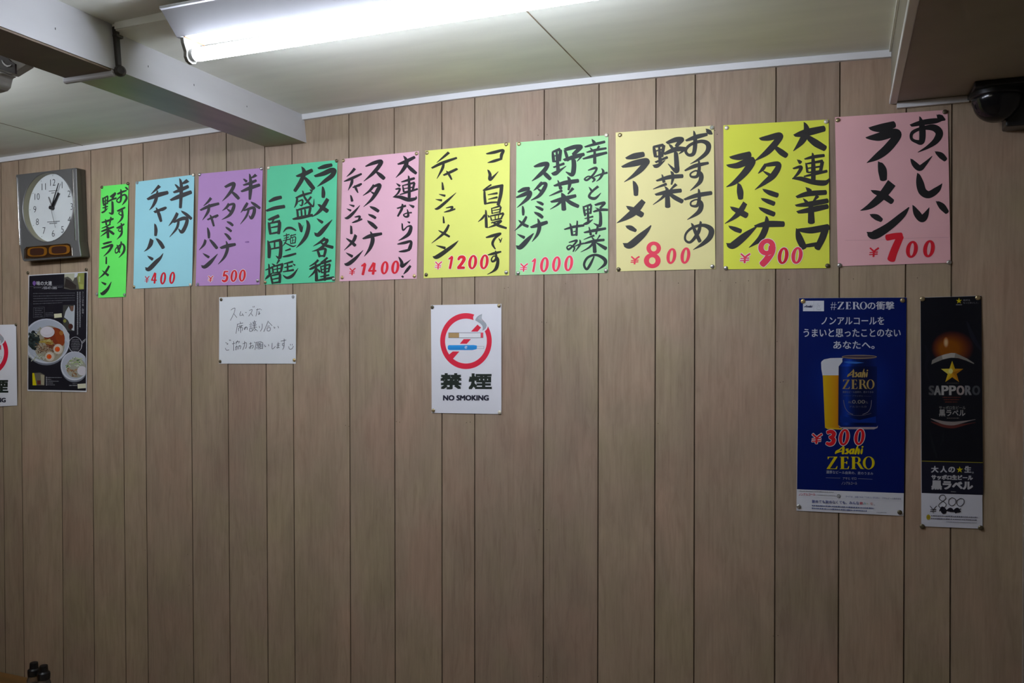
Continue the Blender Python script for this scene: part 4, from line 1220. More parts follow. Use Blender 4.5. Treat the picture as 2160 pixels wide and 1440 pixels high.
# ------------------------------------------------------------------ no smoking posters
def no_smoking(quad, frame, label, nick, tacks, curl, side, sx=1.0):
    sh = Sheet('no_smoking_poster', quad, paper('white_poster_' + nick.replace(' ', '_'), (0.76, 0.76, 0.80), 0.5), curl, side)
    sh.frame(*frame)
    tag(sh.obj, label, 'poster', 'no smoking posters')
    k = Ink(sh)
    R_ = (0.70, 0.012, 0.045)
    k.ring(468, 503, 307, 333, 58, 66, R_, n=72)
    for p in ([(527, 390), (608, 390), (655, 333), (612, 300)], [(395, 535), (478, 535), (527, 480), (440, 480)], [(262, 668), (312, 716), (390, 627), (310, 627)]):
        k.poly(p, R_)
    wp_ = (0.76, 0.76, 0.80)
    k.stroke([(655, 168, 30), (600, 222, 92), (640, 290, 70), (690, 330, 76), (668, 390, 26)], wp_)
    k.poly([(660, 180), (625, 196), (600, 215), (582, 240), (580, 258), (610, 276), (640, 296), (662, 320), (668, 345), (664, 380), (690, 366), (708, 346), (716, 318), (706, 290), (680, 265), (660, 245), (654, 222)], (0.33, 0.36, 0.39))
    k.poly([(655, 192), (630, 205), (610, 225), (612, 240), (640, 255), (664, 275), (660, 250), (648, 225)], (0.42, 0.45, 0.47))
    k.rect(259, 402, 674, 466, (0.10, 0.10, 0.12))
    k.rect(262, 407, 385, 462, (0.42, 0.26, 0.10))
    k.rect(386, 407, 643, 461, (0.78, 0.78, 0.80))
    k.rect(645, 402, 672, 464, (0.74, 0.05, 0.09))
    k.rect(590, 564, 684, 594, (0.32, 0.33, 0.37))
    k.rect(594, 568, 680, 590, wp_)
    k.poly([(262, 552), (250, 568), (252, 598), (268, 610), (545, 610), (590, 600), (598, 590), (598, 558), (560, 550)], (0.01, 0.24, 0.62))
    k.poly([(262, 552), (250, 568), (251, 580), (598, 566), (596, 556), (560, 550)], (0.012, 0.29, 0.69))
    k.pen('457 580 480 575 476 566 462 566 456 580 464 592 480 588', 5, (0.7, 0.75, 0.8))
    k.build('smoking_ban_symbol', M_PRINT)
    k = Ink(sh)
    B_ = (0.012, 0.02, 0.014)
    k.text('禁', (170, 893, 410, 1070), B_, 0, None, (9, 8))
    k.text('煙', (507, 894, 768, 1073), B_, 0, None, (9, 7))
    k.text('NO SMOKING', (199, 1150, 736, 1209), (0.016, 0.016, 0.035), 0, None, (4.5, 3))
    k.build('lettering', M_PRINT)
    for kd, x, y, w in tacks:
        TACKS.append((kd, sh, sh.zp(x, y), w, nick))
    return sh
no_smoking([(908.9, 643.3), (1057.6, 640.6), (1057.6, 873), (910.6, 870.5)], (900, 630, 5.647), 'white no smoking poster with a red ban ring at the middle of the wall', 'middle no smoking poster',
           [('dark', 67, 100, 'top left'), ('brass', 862, 82, 'top right'), ('pale', 868, 1352, 'bottom right'), ('brass', 80, 1330, 'bottom left')], 0.004, 0.5)
# second copy, cut by the left edge of the picture: its own frame is the first one's, scaled
s2 = 4.9
no_smoking([(-93.5, 687), (34, 684), (36.4, 855), (-92, 861)], (-98, 668, 6.72), 'white no smoking poster cut off by the left edge, left of the food poster', 'left no smoking poster',
           [('dark', 884, 112, 'top right')], 0.008, 0.9)

# ------------------------------------------------------------------ dark food poster under the clock
fp = Sheet('food_poster', [(60, 580), (184.8, 572.6), (182.9, 826.7), (57.9, 824.4)], mat('poster_white_stock', (0.62, 0.62, 0.64), 0.35, noise=((9, 9, 9), 0.02, 2)), 0.004, 0.7)
fp.frame(40, 560, 5.144)
k = Ink(fp)
K0 = (0.014, 0.013, 0.018)
k.poly([(112, 112), (102, 640), (100, 1345), (726, 1356), (730, 800), (736, 76)], K0)
k.poly([(490, 90), (488, 250), (560, 262), (706, 258), (711, 79)], (0.09, 0.085, 0.07))
k.poly([(494, 90), (494, 128), (530, 120), (560, 140), (585, 170), (605, 130), (604, 84)], (0.42, 0.42, 0.31))
k.poly([(604, 84), (600, 130), (622, 128), (640, 100), (640, 82)], (0.55, 0.58, 0.60))
k.poly([(640, 82), (632, 120), (640, 180), (655, 258), (704, 256), (710, 79)], (0.25, 0.26, 0.07))
k.poly([(650, 120), (650, 175), (662, 180), (664, 118)], (0.40, 0.42, 0.25))
k.poly([(655, 200), (668, 250), (700, 250), (702, 205)], (0.33, 0.35, 0.09))
k.poly([(510, 140), (490, 230), (560, 255), (620, 255), (622, 215), (560, 165)], (0.035, 0.028, 0.025))
k.poly([(478, 428), (476, 700), (600, 712), (606, 425)], (0.05, 0.05, 0.045))
k.poly([(540, 440), (505, 500), (490, 560), (530, 590), (545, 620), (575, 700), (600, 705), (606, 430), (596, 430), (590, 490), (560, 490)], (0.40, 0.43, 0.46))
k.poly([(556, 440), (558, 480), (575, 500), (590, 485), (592, 436)], (0.16, 0.085, 0.06))
k.ell(497, 600, 17, 18, (0.22, 0.22, 0.05))
k.ell(560, 660, 26, 30, (0.06, 0.02, 0.015))
CL = (102, 60, 724, 1350)
def bowl(cx, cy, rx, ry, c1, c2):
    k.ell(cx, cy + 20, rx * .97, ry, (0.16, 0.17, 0.20), clip=CL)
    k.ell(cx, cy, rx, ry, c1, clip=CL)
    k.ell(cx + 4, cy - 4, rx * .93, ry * .93, c2, clip=CL)
bowl(298, 818, 252, 243, (0.48, 0.50, 0.56), (0.36, 0.39, 0.45))
k.poly([(470, 640), (478, 706), (520, 708), (548, 745), (540, 850), (500, 800), (480, 720)], (0.45, 0.47, 0.50))
k.ell(330, 850, 168, 198, (0.30, 0.27, 0.20), clip=CL)
k.ell(385, 790, 112, 118, (0.20, 0.035, 0.015))
k.poly([(360, 672), (430, 700), (480, 745), (497, 830), (480, 870), (430, 850), (400, 790), (385, 720)], (0.24, 0.045, 0.012))
k.ell(460, 730, 22, 26, (0.33, 0.13, 0.03))
rn = random.Random(11)
k.ell(160, 815, 56, 92, (0.014, 0.018, 0.018), clip=CL)
for i in range(90):
    a_ = rn.uniform(0, 6.28)
    k.ell(155 + 66 * math.cos(a_) * rn.random() ** .5, 810 + 100 * math.sin(a_) * rn.random() ** .5, rn.uniform(8, 20), rn.uniform(8, 18), rn.choice([(0.012, 0.018, 0.016), (0.02, 0.03, 0.028), (0.035, 0.05, 0.05)]), 10, CL)
for i in range(70):
    k.stroke([(x_ := rn.uniform(200, 420), y_ := rn.uniform(850, 960), 7), (x_ + rn.uniform(-50, 50), y_ + rn.uniform(-30, 30), 9)], rn.choice([(0.14, 0.07, 0.035), (0.22, 0.12, 0.07), (0.10, 0.04, 0.025), (0.28, 0.2, 0.12)]))
for i in range(16):
    k.stroke([(x_ := rn.uniform(215, 300), y_ := rn.uniform(805, 850), 7), (x_ + rn.uniform(30, 90), y_ + rn.uniform(-20, 14), 10)], rn.choice([(0.36, 0.27, 0.05), (0.30, 0.2, 0.04), (0.42, 0.36, 0.14)]))
for i in range(30):
    k.stroke([(x_ := rn.uniform(130, 300), y_ := rn.uniform(955, 1030), 6), (x_ + rn.uniform(-40, 40), y_ + rn.uniform(-26, 26), 8)], rn.choice([(0.42, 0.44, 0.36), (0.30, 0.33, 0.22), (0.5, 0.5, 0.45)]))
for i in range(20):
    k.stroke([(x_ := rn.uniform(190, 250), y_ := rn.uniform(675, 770), 6), (x_ + rn.uniform(-30, 30), y_ + rn.uniform(-26, 26), 8)], rn.choice([(0.28, 0.28, 0.18), (0.36, 0.36, 0.28)]))
k.ell(308, 720, 78, 60, (0.56, 0.52, 0.55))
k.ell(300, 706, 60, 42, (0.60, 0.56, 0.60))
for ex, ey, rx, ry in ((425, 905, 52, 56), (335, 985, 50, 52)):
    k.ell(ex, ey, rx, ry, (0.50, 0.44, 0.36))
    k.ell(ex - 3, ey, rx * .72, ry * .72, (0.58, 0.50, 0.42))
    k.ell(ex - 8, ey + 2, rx * .55, ry * .52, (0.62, 0.12, 0.02))
    k.ell(ex - 4, ey + 4, rx * .3, ry * .28, (0.70, 0.06, 0.012))
bowl(602, 1088, 150, 158, (0.50, 0.52, 0.56), (0.38, 0.40, 0.46))
k.ell(620, 1110, 108, 108, (0.30, 0.30, 0.24), clip=CL)
for i in range(70):
    a_ = rn.uniform(0, 6.28)
    x_, y_ = 620 + 100 * math.cos(a_) * rn.random() ** .5, 1100 + 105 * math.sin(a_) * rn.random() ** .5
    if x_ > 718:
        continue
    c_ = rn.choice([(0.24, 0.12, 0.06), (0.33, 0.2, 0.1), (0.2, 0.1, 0.05)]) if y_ > 1120 else rn.choice([(0.40, 0.46, 0.26), (0.26, 0.36, 0.12), (0.48, 0.5, 0.42), (0.05, 0.11, 0.05)])
    k.stroke([(x_, y_, 10), (min(720, x_ + rn.uniform(-30, 30)), y_ + rn.uniform(-20, 20), 12)], c_)
k.ell(684, 1140, 52, 50, (0.55, 0.52, 0.55), clip=CL)
k.ring(612, 858, 74, 86, 5, 5, (0.40, 0.40, 0.42))
k.pen('684 826 724 795|688 842 718 812|684 830 676 900', 6, (0.40, 0.40, 0.42))
k.poly([(145, 1165), (148, 1298), (190, 1298), (165, 1165)], (0.62, 0.52, 0.005))
k.poly([(165, 1165), (190, 1298), (275, 1300), (278, 1185), (230, 1160)], (0.13, 0.115, 0.085))
k.poly([(235, 1180), (240, 1290), (274, 1296), (277, 1190)], (0.33, 0.30, 0.20))
k.poly([(196, 1245), (198, 1290), (236, 1288), (236, 1246)], (0.10, 0.02, 0.02))
k.poly([(380, 524), (383, 569), (466, 560), (463, 517)], (0.62, 0.60, 0.40))
k.poly([(635, 1284), (638, 1334), (726, 1328), (724, 1278)], (0.62, 0.60, 0.44))
k.ell(166, 190, 19, 23, (0.17, 0.09, 0.30))
k.poly([(152, 200), (166, 222), (180, 200)], (0.17, 0.09, 0.30))
k.build('food_picture', M_GLOSS)
k = Ink(fp)
TW = (0.55, 0.55, 0.57)
TG = (0.20, 0.20, 0.22)
k.text('味の大連', (190, 168, 358, 215), TW, 0.012)
k.text('050-471-5885', (268, 228, 412, 256), (0.42, 0.42, 0.44), 0.01)
k.poly([(252, 256), (250, 248), (262, 234), (268, 238)], TG)
k.pen('110 228 300 224 480 212', 2, (0.14, 0.14, 0.16))
k.micro(160, 240, 244, 238, 7, TG, 2)
k.micro(420, 233, 474, 231, 7, TG, 3)
for i in range(5):
    k.micro(155, 303 + 28 * i, 470 if i == 4 else 606, 297 + 26 * i, 9, (0.11, 0.11, 0.125), 20 + i)
k.text('ス\nー\nプ\nは\n牛\n骨\n、\n豚\n骨\n、', (684, 283, 704, 548), (0.34, 0.34, 0.36), 0.006)
def vmicro(x, y0, y1, w, c, seed):
    r_ = random.Random(seed)
    y = y0
    while y < y1:
        h_ = w * r_.uniform(0.8, 1.15)
        for a_, b_ in ((0.05, 0.3), (0.45, 0.6), (0.75, 0.95)):
            k.rect(x - w / 2 * r_.uniform(.6, 1), y + h_ * a_, x + w / 2 * r_.uniform(.6, 1), y + h_ * b_, c)
        k.rect(x - w * .1, y, x + w * .1, y + h_, c)
        y += h_ + w * 0.22
vmicro(662, 284, 655, 17, (0.30, 0.30, 0.32), 5)
vmicro(636, 284, 745, 17, (0.30, 0.30, 0.32), 6)
k.pen('158 456 276 450|158 456 156 565|156 565 278 560|276 450 278 560', 2.5, (0.13, 0.13, 0.145))
for i in range(5):
    k.micro(172, 470 + 20 * i, 262 - 14 * (i % 2), 468 + 20 * i, 8, (0.14, 0.14, 0.16), 40 + i)
for i in range(3):
    k.micro(288, 514 + 17 * i, 374, 510 + 17 * i, 8, (0.14, 0.14, 0.16), 50 + i)
for i in range(7):
    k.micro(565 + 4 * abs(i - 3), 806 + 18 * i, 664 - 5 * abs(i - 3), 804 + 18 * i, 8, (0.24, 0.24, 0.26), 60 + i)
for i in range(5):
    k.ell(299, 1213 + 20 * i, 7, 8, (0.30, 0.30, 0.32), 12)
    k.micro(312, 1213 + 20 * i, (462, 350, 432, 372, 390)[i], 1214 + 20 * i, 9, (0.22, 0.22, 0.24), 70 + i)
k.micro(582, 1280, 632, 1280, 7, TG, 81)
k.micro(545, 1300, 632, 1300, 10, (0.34, 0.34, 0.36), 82)
k.build('lettering', M_GLOSS)
tag(fp.obj, 'dark poster with two ramen bowls and white border under the clock', 'poster')
TACKS.append(('dark', fp, fp.zp(96, 78), 'top left', 'dark food poster'))
TACKS.append(('dark', fp, fp.zp(728, 42), 'top right', 'dark food poster'))

# ------------------------------------------------------------------ blue beer poster
ap = Sheet('beer_poster', [(1685.3, 628.3), (1912.4, 627), (1905.8, 1087.8), (1679.9, 1076.6)], mat('glossy_poster_stock', (0.66, 0.67, 0.72), 0.3, noise=((9, 9, 9), 0.02, 2)), 0.004, 0.5)
k = Ink(ap)
UF, LF = (1670, 615, 5.878), (1670, 850, 5.76)
def lo_(x, y):                                     # lower view coordinates to upper ones
    return ((LF[0] + x / LF[2] - UF[0]) * UF[2], (LF[1] + y / LF[2] - UF[1]) * UF[2])
ap.frame(*UF)
N0 = (0.0015, 0.009, 0.10)
k.poly([(91, 80), lo_(64, 1045), lo_(1364, 1093), (1424, 72)], N0)
CLB = (75, 75, 1400, 2400)
for i in range(14):
    f_ = i / 13
    c_ = tuple(N0[j] + ((0.004, 0.022, 0.19)[j] - N0[j]) * f_ ** 1.5 for j in range(3))
    k.ell(735, 1130, 640 - 34 * i, 560 - 30 * i, c_, 48, CLB)
k.rect(140, 112, 400, 242, (0.60, 0.62, 0.68))
k.pen('272 118 272 238', 2, (0.35, 0.38, 0.45))
k.pen('330 140 322 160 335 168|312 180 352 172|318 190 312 215 350 222 362 200|345 178 340 200|310 228 365 226', 3, (0.33, 0.37, 0.42))
# glass of beer
k.poly([(364, 880), (372, 862), (400, 840), (480, 823), (640, 820), (640, 1040), (382, 1040), (368, 960)], (0.55, 0.56, 0.60))
for i in range(12):
    xa, xb = 385 + 205 * i / 12, 385 + 205 * (i + 1) / 12
    f_ = i / 11
    c_ = (0.52 - 0.06 * f_, 0.33 - 0.16 * f_, 0.006)
    sh_ = 28 * (1 - i / 12)
    sh2 = 28 * (1 - (i + 1) / 12)
    k.poly([(xa, 1036), (xa + sh_, lo_(0, 300)[1]), (xb + sh2, lo_(0, 304)[1]), (xb, 1036)], c_)
k.poly([lo_(412, 296), lo_(430, 314), lo_(610, 322), lo_(610, 304)], (0.58, 0.36, 0.012))
# can
B0 = lo_(0, 270)[1]
cols = [(0.002, 0.006, 0.05), (0.003, 0.018, 0.16), (0.004, 0.03, 0.25), (0.002, 0.012, 0.10), (0.0015, 0.006, 0.045), (0.0012, 0.004, 0.03), (0.0012, 0.004, 0.03), (0.0012, 0.004, 0.035), (0.0015, 0.006, 0.05), (0.002, 0.009, 0.075)]
NBD = 40
def cmix(f):
    g = min(f * 9, 8.999)
    p_, q_ = cols[int(g)], cols[int(g) + 1]
    return tuple(p_[t] + (q_[t] - p_[t]) * (g - int(g)) for t in range(3))
for i in range(NBD):
    xa, xb = 582 + (1058 - 582) * i / NBD, 582 + (1058 - 582) * (i + 1) / NBD
    ta, tb_ = 628 + (1042 - 628) * i / NBD, 628 + (1042 - 628) * (i + 1) / NBD
    cc = cmix((i + 0.5) / NBD)
    k.poly([(xa, 925), (xa - 6, B0), (xb - 6, B0 + 4), (xb, 925)], cc)
    k.poly([(ta, 825), (ta, 870), (xa, 926), (xb, 926), (tb_, 870), (tb_, 825)], tuple(min(1, q_ * 1.7) for q_ in cc))
k.poly([(640, 870), (700, 888), (800, 892), (900, 880), (800, 868), (700, 862)], (0.03, 0.12, 0.42))
k.ell(838, 812, 216, 26, (0.05, 0.035, 0.06))
k.ring(838, 806, 216, 22, 8, 7, (0.36, 0.27, 0.14))
k.poly([lo_(566, 268), lo_(600, 290), lo_(1030, 290), lo_(1048, 272), lo_(1042, 300), lo_(1000, 318), lo_(640, 316), lo_(590, 298)], (0.30, 0.25, 0.27))
k.poly([(600, lo_(0, 150)[1]), (600, lo_(0, 235)[1]), (1045, lo_(0, 240)[1]), (1045, lo_(0, 160)[1]), (840, lo_(0, 205)[1])], (0.002, 0.018, 0.16))
k.pen('642 1345 660 1430 700 1490 760 1522|990 1345 980 1430 945 1490 880 1522', 7, (0.15, 0.14, 0.17))
k.pen('690 1512 760 1530 840 1534 920 1526 985 1506', 3, (0.15, 0.14, 0.17))
k.build('beer_picture', M_GLOSS)
k = Ink(ap)
ap.frame(*UF)
W_ = (0.55, 0.57, 0.64)
GOLD = (0.33, 0.23, 0.07)
YEL = (0.58, 0.46, 0.004)
def serif_zero(box, c, f=lambda x, y: (x, y)):
    x0, y0, x1, y1 = box
    def P(x, y):
        return f(x0 + (x1 - x0) * x, y0 + (y1 - y0) * y)
    def G(*pts):
        k.poly([P(*p) for p in pts], c)
    # Z
    G((.02, 0), (.02, .2), (.035, .2), (.055, .05), (.07, .045), (.22, .045), (.22, 0))
    G((.165, .0), (.0, .97), (.0, 1), (.06, 1), (.225, .03), (.225, 0))
    G((0, .955), (0, 1), (.215, 1), (.23, .76), (.215, .76), (.19, .93), (.17, .955))
    # E
    G((.275, 0), (.275, .03), (.3, .05), (.3, .95), (.275, .97), (.275, 1), (.365, 1), (.365, 0))
    G((.36, 0), (.36, .045), (.425, .05), (.44, .2), (.455, .2), (.455, 0))
    G((.36, .46), (.36, .505), (.405, .51), (.42, .6), (.432, .6), (.432, .36), (.42, .36), (.405, .455))
    G((.36, .955), (.36, 1), (.46, 1), (.475, .76), (.46, .76), (.44, .93), (.425, .955))
    # R
    G((.51, 0), (.51, .03), (.535, .05), (.535, .95), (.51, .97), (.51, 1), (.625, 1), (.625, .97), (.597, .95), (.597, .05), (.597, 0))
    k.ring(*[(P(.63, .26)[0]), (P(.63, .26)[1])], (x1 - x0) * .085, (y1 - y0) * .26, (x1 - x0) * .05, (y1 - y0) * .045, c, a0=-.25, a1=.25)
    G((.59, 0), (.59, .045), (.64, .045), (.64, 0))
    G((.59, .475), (.59, .52), (.65, .52), (.65, .475))
    G((.63, .5), (.71, .97), (.75, 1), (.79, 1), (.79, .975), (.765, .95), (.695, .5))
    # O
    cx_, cy_ = P(.885, .5)
    k.ring(cx_, cy_, (x1 - x0) * .125, (y1 - y0) * .52, (x1 - x0) * .055, (y1 - y0) * .045, c, n=40)
def asahi(box, c, f=lambda x, y: (x, y)):
    x0, y0, x1, y1 = box
    w_ = (x1 - x0)
    def S(*pts):
        k.stroke([(*f(x0 + w_ * a, y0 + (y1 - y0) * b), w_ * q) for a, b, q in pts], c)
    S((.02, .92, .05), (.06, .7, .07), (.16, .5, .05), (.30, .1, .02))
    S((.30, .04, .03), (.30, .35, .09), (.28, .95, .08))
    S((.02, .9, .03), (.12, .75, .05), (.29, .62, .03))
    S((.48, .4, .03), (.41, .48, .07), (.46, .66, .07), (.43, .88, .07), (.34, .92, .03))
    S((.66, .42, .04), (.57, .5, .06), (.53, .75, .07), (.56, .93, .05), (.64, .75, .04))
    S((.68, .4, .05), (.645, .7, .08), (.64, .95, .06))
    S((.82, .0, .03), (.77, .45, .08), (.72, .97, .07))
    S((.76, .6, .03), (.84, .42, .06), (.845, .65, .08), (.83, .96, .07))
    S((.97, .38, .05), (.945, .7, .08), (.935, .96, .05))
    S((.975, .14, .07), (.98, .2, .07))
k.pen('505 130 494 226|536 130 525 226|484 160 556 160|482 196 552 196', 5, W_)
serif_zero((566, 127, 932, 218), W_)
k.text('の衝撃', (942, 122, 1270, 222), W_, 0, None, (1.6, 1.0))
k.text('ノンアルコールを', (370, 312, 1145, 408), W_, 0, None, (1.6, 0.8))
k.text('うまいと思ったことのない', (148, 460, 1350, 560), W_, 0, None, (1.6, 0.8))
k.text('あなたへ。', (518, 612, 1025, 708), W_, 0, None, (1.6, 0.8))
asahi((155, 164, 255, 196), (0.02, 0.03, 0.09))
asahi((688, 958, 944, 1062), GOLD)
serif_zero((630, 1090, 1022, 1205), GOLD)
k.text('濃厚なビール由来の、麦のうまみ', (630, 1230, 1015, 1256), (0.14, 0.15, 0.2))
k.text('アサヒゼロ', (752, 1283, 880, 1300), (0.12, 0.13, 0.17))
k.pen('640 1291 740 1291|892 1293 985 1295', 2, (0.10, 0.10, 0.13))
k.text('Alc.', (700, 1352, 748, 1384), (0.12, 0.12, 0.14))
k.text('0.00', (750, 1342, 908, 1386), (0.24, 0.22, 0.18))
k.text('%', (912, 1358, 945, 1386), (0.09, 0.09, 0.11))
k.text('アルコール分', (715, 1413, 930, 1437), (0.12, 0.12, 0.15))
ap.frame(*LF)
asahi((525, 512, 868, 620), YEL)
serif_zero((425, 650, 1002, 800), YEL)
k.text('濃厚なビール由来の、麦のうまみ', None, (0.40, 0.42, 0.5), 0, [(418, 816), (990, 838), (990, 872), (418, 855)])
k.pen('415 905 590 910|805 917 980 924', 3, (0.33, 0.34, 0.4))
k.text('アサヒ ゼロ', (620, 897, 785, 930), (0.36, 0.37, 0.43))
k.text('ノンアルコール', (605, 956, 795, 990), (0.42, 0.43, 0.5))
k.text('ノンアルコール', (84, 1094, 287, 1124), (0.55, 0.04, 0.07), 0.012)
k.micro(90, 1066, 510, 1083, 9, (0.24, 0.24, 0.26), 90)
k.micro(312, 1112, 540, 1126, 8, (0.34, 0.34, 0.36), 91)
k.ell(570, 1128, 22, 22, (0.12, 0.13, 0.14))
k.ell(570, 1128, 17, 17, (0.42, 0.42, 0.44))
k.pen('562 1118 566 1136 576 1126|574 1116 578 1138', 3, (0.12, 0.13, 0.14))
k.pen('80 1138 600 1160 1345 1190', 1.6, (0.40, 0.40, 0.43))
k.text('すべては、お客さまの「うまい」のために', None, (0.06, 0.08, 0.28), 0, [(655, 1122), (1068, 1138), (1068, 1162), (655, 1146)])
k.text('アサヒビール株式会社', None, (0.10, 0.11, 0.22), 0.006, [(1100, 1142), (1330, 1151), (1330, 1173), (1100, 1165)])
k.text('飲めても飲めなくても、みんな', None, (0.035, 0.055, 0.24), 0.01, [(245, 1172), (818, 1192), (818, 1234), (245, 1212)])
k.text('飲', (826, 1197, 866, 1234), (0.55, 0.05, 0.09), 0.01)
k.text('み', (870, 1204, 905, 1236), (0.07, 0.33, 0.36), 0.006)
k.text('ト', (914, 1208, 932, 1236), (0.40, 0.36, 0.08))
k.text('モ', (950, 1208, 988, 1238), (0.55, 0.16, 0.12))
k.text('。', (1000, 1232, 1012, 1244), (0.2, 0.2, 0.3))
k.micro(245, 1243, 1000, 1278, 17, (0.12, 0.15, 0.30), 92)
k.micro(243, 1276, 912, 1310, 17, (0.12, 0.15, 0.30), 93)
k.micro(1032, 1324, 1150, 1330, 9, (0.33, 0.33, 0.38), 94)
k.build('lettering', M_GLOSS)
RS = (0.56, 0.008, 0.014)
for ch, bx in (('¥', (242, 372, 372, 492)), ('3', (405, 326, 536, 516)), ('0', (570, 314, 704, 514)), ('0', (758, 309, 890, 510))):
    k = Ink(ap)
    k.digit(ch, *bx, RS, (0.62, 0.62, 0.66), 7, 0.95)
    k.build('price_sticker', M_STICK)
tag(ap.obj, 'tall blue beer poster with a can and a filled glass and red price 300', 'poster')
for kd, x, y, w in (('gold', 140, 118, 'top left'), ('brass', 1375, 108, 'top right')):
    ap.frame(*UF)
    TACKS.append((kd, ap, ap.zp(x, y), w, 'blue beer poster'))
ap.frame(*LF)
for kd, x, y, w in (('silver', 85, 1255, 'bottom left'), ('dark', 1312, 1325, 'bottom right')):
    TACKS.append((kd, ap, ap.zp(x, y), w, 'blue beer poster'))

# ------------------------------------------------------------------ black beer poster
sp = Sheet('beer_poster', [(1941.5, 627.4), (2069.6, 623.5), (2072.6, 1114.8), (1943.3, 1109.5)], mat('glossy_black_poster_stock', (0.62, 0.63, 0.70), 0.3, noise=((9, 9, 9), 0.02, 2)), 0.004, 0.6)
UF, LF = (1930, 615, 5.645), (1930, 865, 5.645)
def lo2(x, y):
    return (x, y + 250 * 5.645)
sp.frame(*UF)
k = Ink(sp)
S0 = (0.006, 0.007, 0.011)
k.poly([(66, 72), lo2(80, 984), lo2(813, 1008), (790, 50)], S0)
k.poly([lo2(80, 600), lo2(80, 984), lo2(813, 1008), lo2(812, 620)], (0.011, 0.012, 0.024))
for i in range(16):
    f_ = i / 15
    k.ell(450 - 40 * f_, 668 + 14 * f_, 262 - 10 * i, 212 - 8 * i, (0.006 + 0.20 * f_ ** 1.1, 0.007 + 0.052 * f_ ** 1.7, 0.011 - 0.007 * f_))
for i in range(6):
    k.ell(370, 605, 34 - 4.5 * i, 66 - 8 * i, (0.26 + 0.05 * i, 0.075 + 0.055 * i, 0.012 + 0.035 * i), 24)
k.poly([(190, 862), (240, 830), (310, 800), (380, 785), (440, 780), (520, 795), (620, 825), (720, 865), (730, 1100), (180, 1100)], S0)
k.poly([(195, 865), (205, 815), (270, 775), (350, 745), (430, 728), (480, 730), (530, 752), (620, 795), (705, 850), (700, 860), (610, 820), (520, 790), (430, 786), (330, 808), (240, 845)], (0.20, 0.19, 0.17))
k.poly([(320, 757), (430, 729), (480, 732), (470, 784), (400, 787), (330, 806)], (0.36, 0.34, 0.31))
k.stroke([(120, 640, 20), (160, 760, 40), (130, 900, 30), (180, 1080, 8)], (0.009, 0.010, 0.017))
k.stroke([(620, 360, 20), (700, 560, 50), (790, 700, 20)], (0.012, 0.014, 0.024))
for a_ in ('190 100 6 260 125 24 350 150 40 450 158 44 540 145 30 640 125 12 720 110 5',):
    q_ = [float(t) for t in a_.split()]
    k.stroke([(*lo2(q_[i], q_[i + 1] + 35), q_[i + 2]) for i in range(0, len(q_), 3)], (0.10, 0.024, 0.02))
    k.stroke([(*lo2(q_[i], q_[i + 1]), q_[i + 2]) for i in range(0, len(q_), 3)], (0.22, 0.19, 0.18))
k.stroke([(*lo2(180, 260), 10), (*lo2(215, 420), 30), (*lo2(260, 560), 20)], (0.010, 0.013, 0.016))
k.stroke([(*lo2(340, 260), 10), (*lo2(330, 350), 26), (*lo2(300, 430), 10)], (0.009, 0.012, 0.015))
k.poly([lo2(80, 601), lo2(80, 608), lo2(813, 627), lo2(813, 619)], (0.28, 0.25, 0.02))
def star(cx, cy, r, c, r2=None, sy=1.0):
    r2 = r2 or r * 0.40
    pts = []
    for i in range(10):
        t = math.pi / 2 + math.pi * i / 5
        q_ = r if i % 2 == 0 else r2
        pts.append((cx + q_ * math.cos(t), cy - q_ * math.sin(t) * sy))
    for i in range(10):
        k.poly([(cx, cy), pts[i], pts[(i + 1) % 10]], c if not callable(c) else c(i))
star(443, 962, 140, lambda i: [(0.58, 0.42, 0.02), (0.62, 0.50, 0.05), (0.60, 0.50, 0.08), (0.56, 0.40, 0.02), (0.50, 0.28, 0.01), (0.44, 0.20, 0.008), (0.34, 0.14, 0.006), (0.30, 0.12, 0.006), (0.42, 0.20, 0.01), (0.50, 0.32, 0.012)][i])
k.ell(425, 945, 26, 30, (0.66, 0.62, 0.22), 20)
star(524, 110, 37, (0.56, 0.46, 0.01))
k.rect(489, 149, 560, 160, (0.16, 0.16, 0.17))
k.ell(*lo2(160, 1272), 24, 32, (0.42, 0.33, 0.02))
k.pen(' '.join('%g %g' % lo2(x, y) for x, y in ((148, 1262), (172, 1266), (150, 1282), (172, 1286))), 4, (0.25, 0.19, 0.01))
star(*lo2(533, 708), 40, (0.58, 0.50, 0.008))
k.build('beer_picture', M_GLOSS)
k = Ink(sp)
sp.frame(*UF)
SV = [(0.07, 0.07, 0.075), (0.20, 0.20, 0.20), (0.34, 0.33, 0.32), (0.33, 0.32, 0.31), (0.30, 0.25, 0.24), (0.17, 0.17, 0.18), (0.055, 0.06, 0.07)]
for ch, (a_, b_), c_ in zip('SAPPORO', ((170, 224), (232, 304), (322, 394), (412, 484), (502, 582), (602, 668), (688, 770)), SV):
    k.text(ch, (a_, 1120, b_, 1228), c_, 0, None, (6.5, 3))
for i in range(3):
    k.micro(330 + 14 * i, 1257 + 28 * i, 545 - 20 * i, 1257 + 28 * i, 13, (0.13, 0.032, 0.022), 100 + i)
k.micro(380, 1088, 520, 1088, 8, (0.10, 0.09, 0.08), 104)
k.text('乾杯を', (575, 91, 658, 112), (0.26, 0.26, 0.28))
k.text('もっとおいしく。', (575, 122, 758, 142), (0.24, 0.24, 0.26))
k.text('サッポロ生ビール', (287, 1360, 602, 1402), (0.20, 0.20, 0.20), 0.012)
k.text('黒ラベル', None, (0.30, 0.29, 0.28), 0.02, [lo2(285, -8), lo2(600, -8), lo2(600, 73), lo2(285, 73)])
sp.frame(*LF)
k.micro(380, 94, 525, 94, 12, (0.16, 0.14, 0.13), 105)
WS = (0.44, 0.44, 0.47)
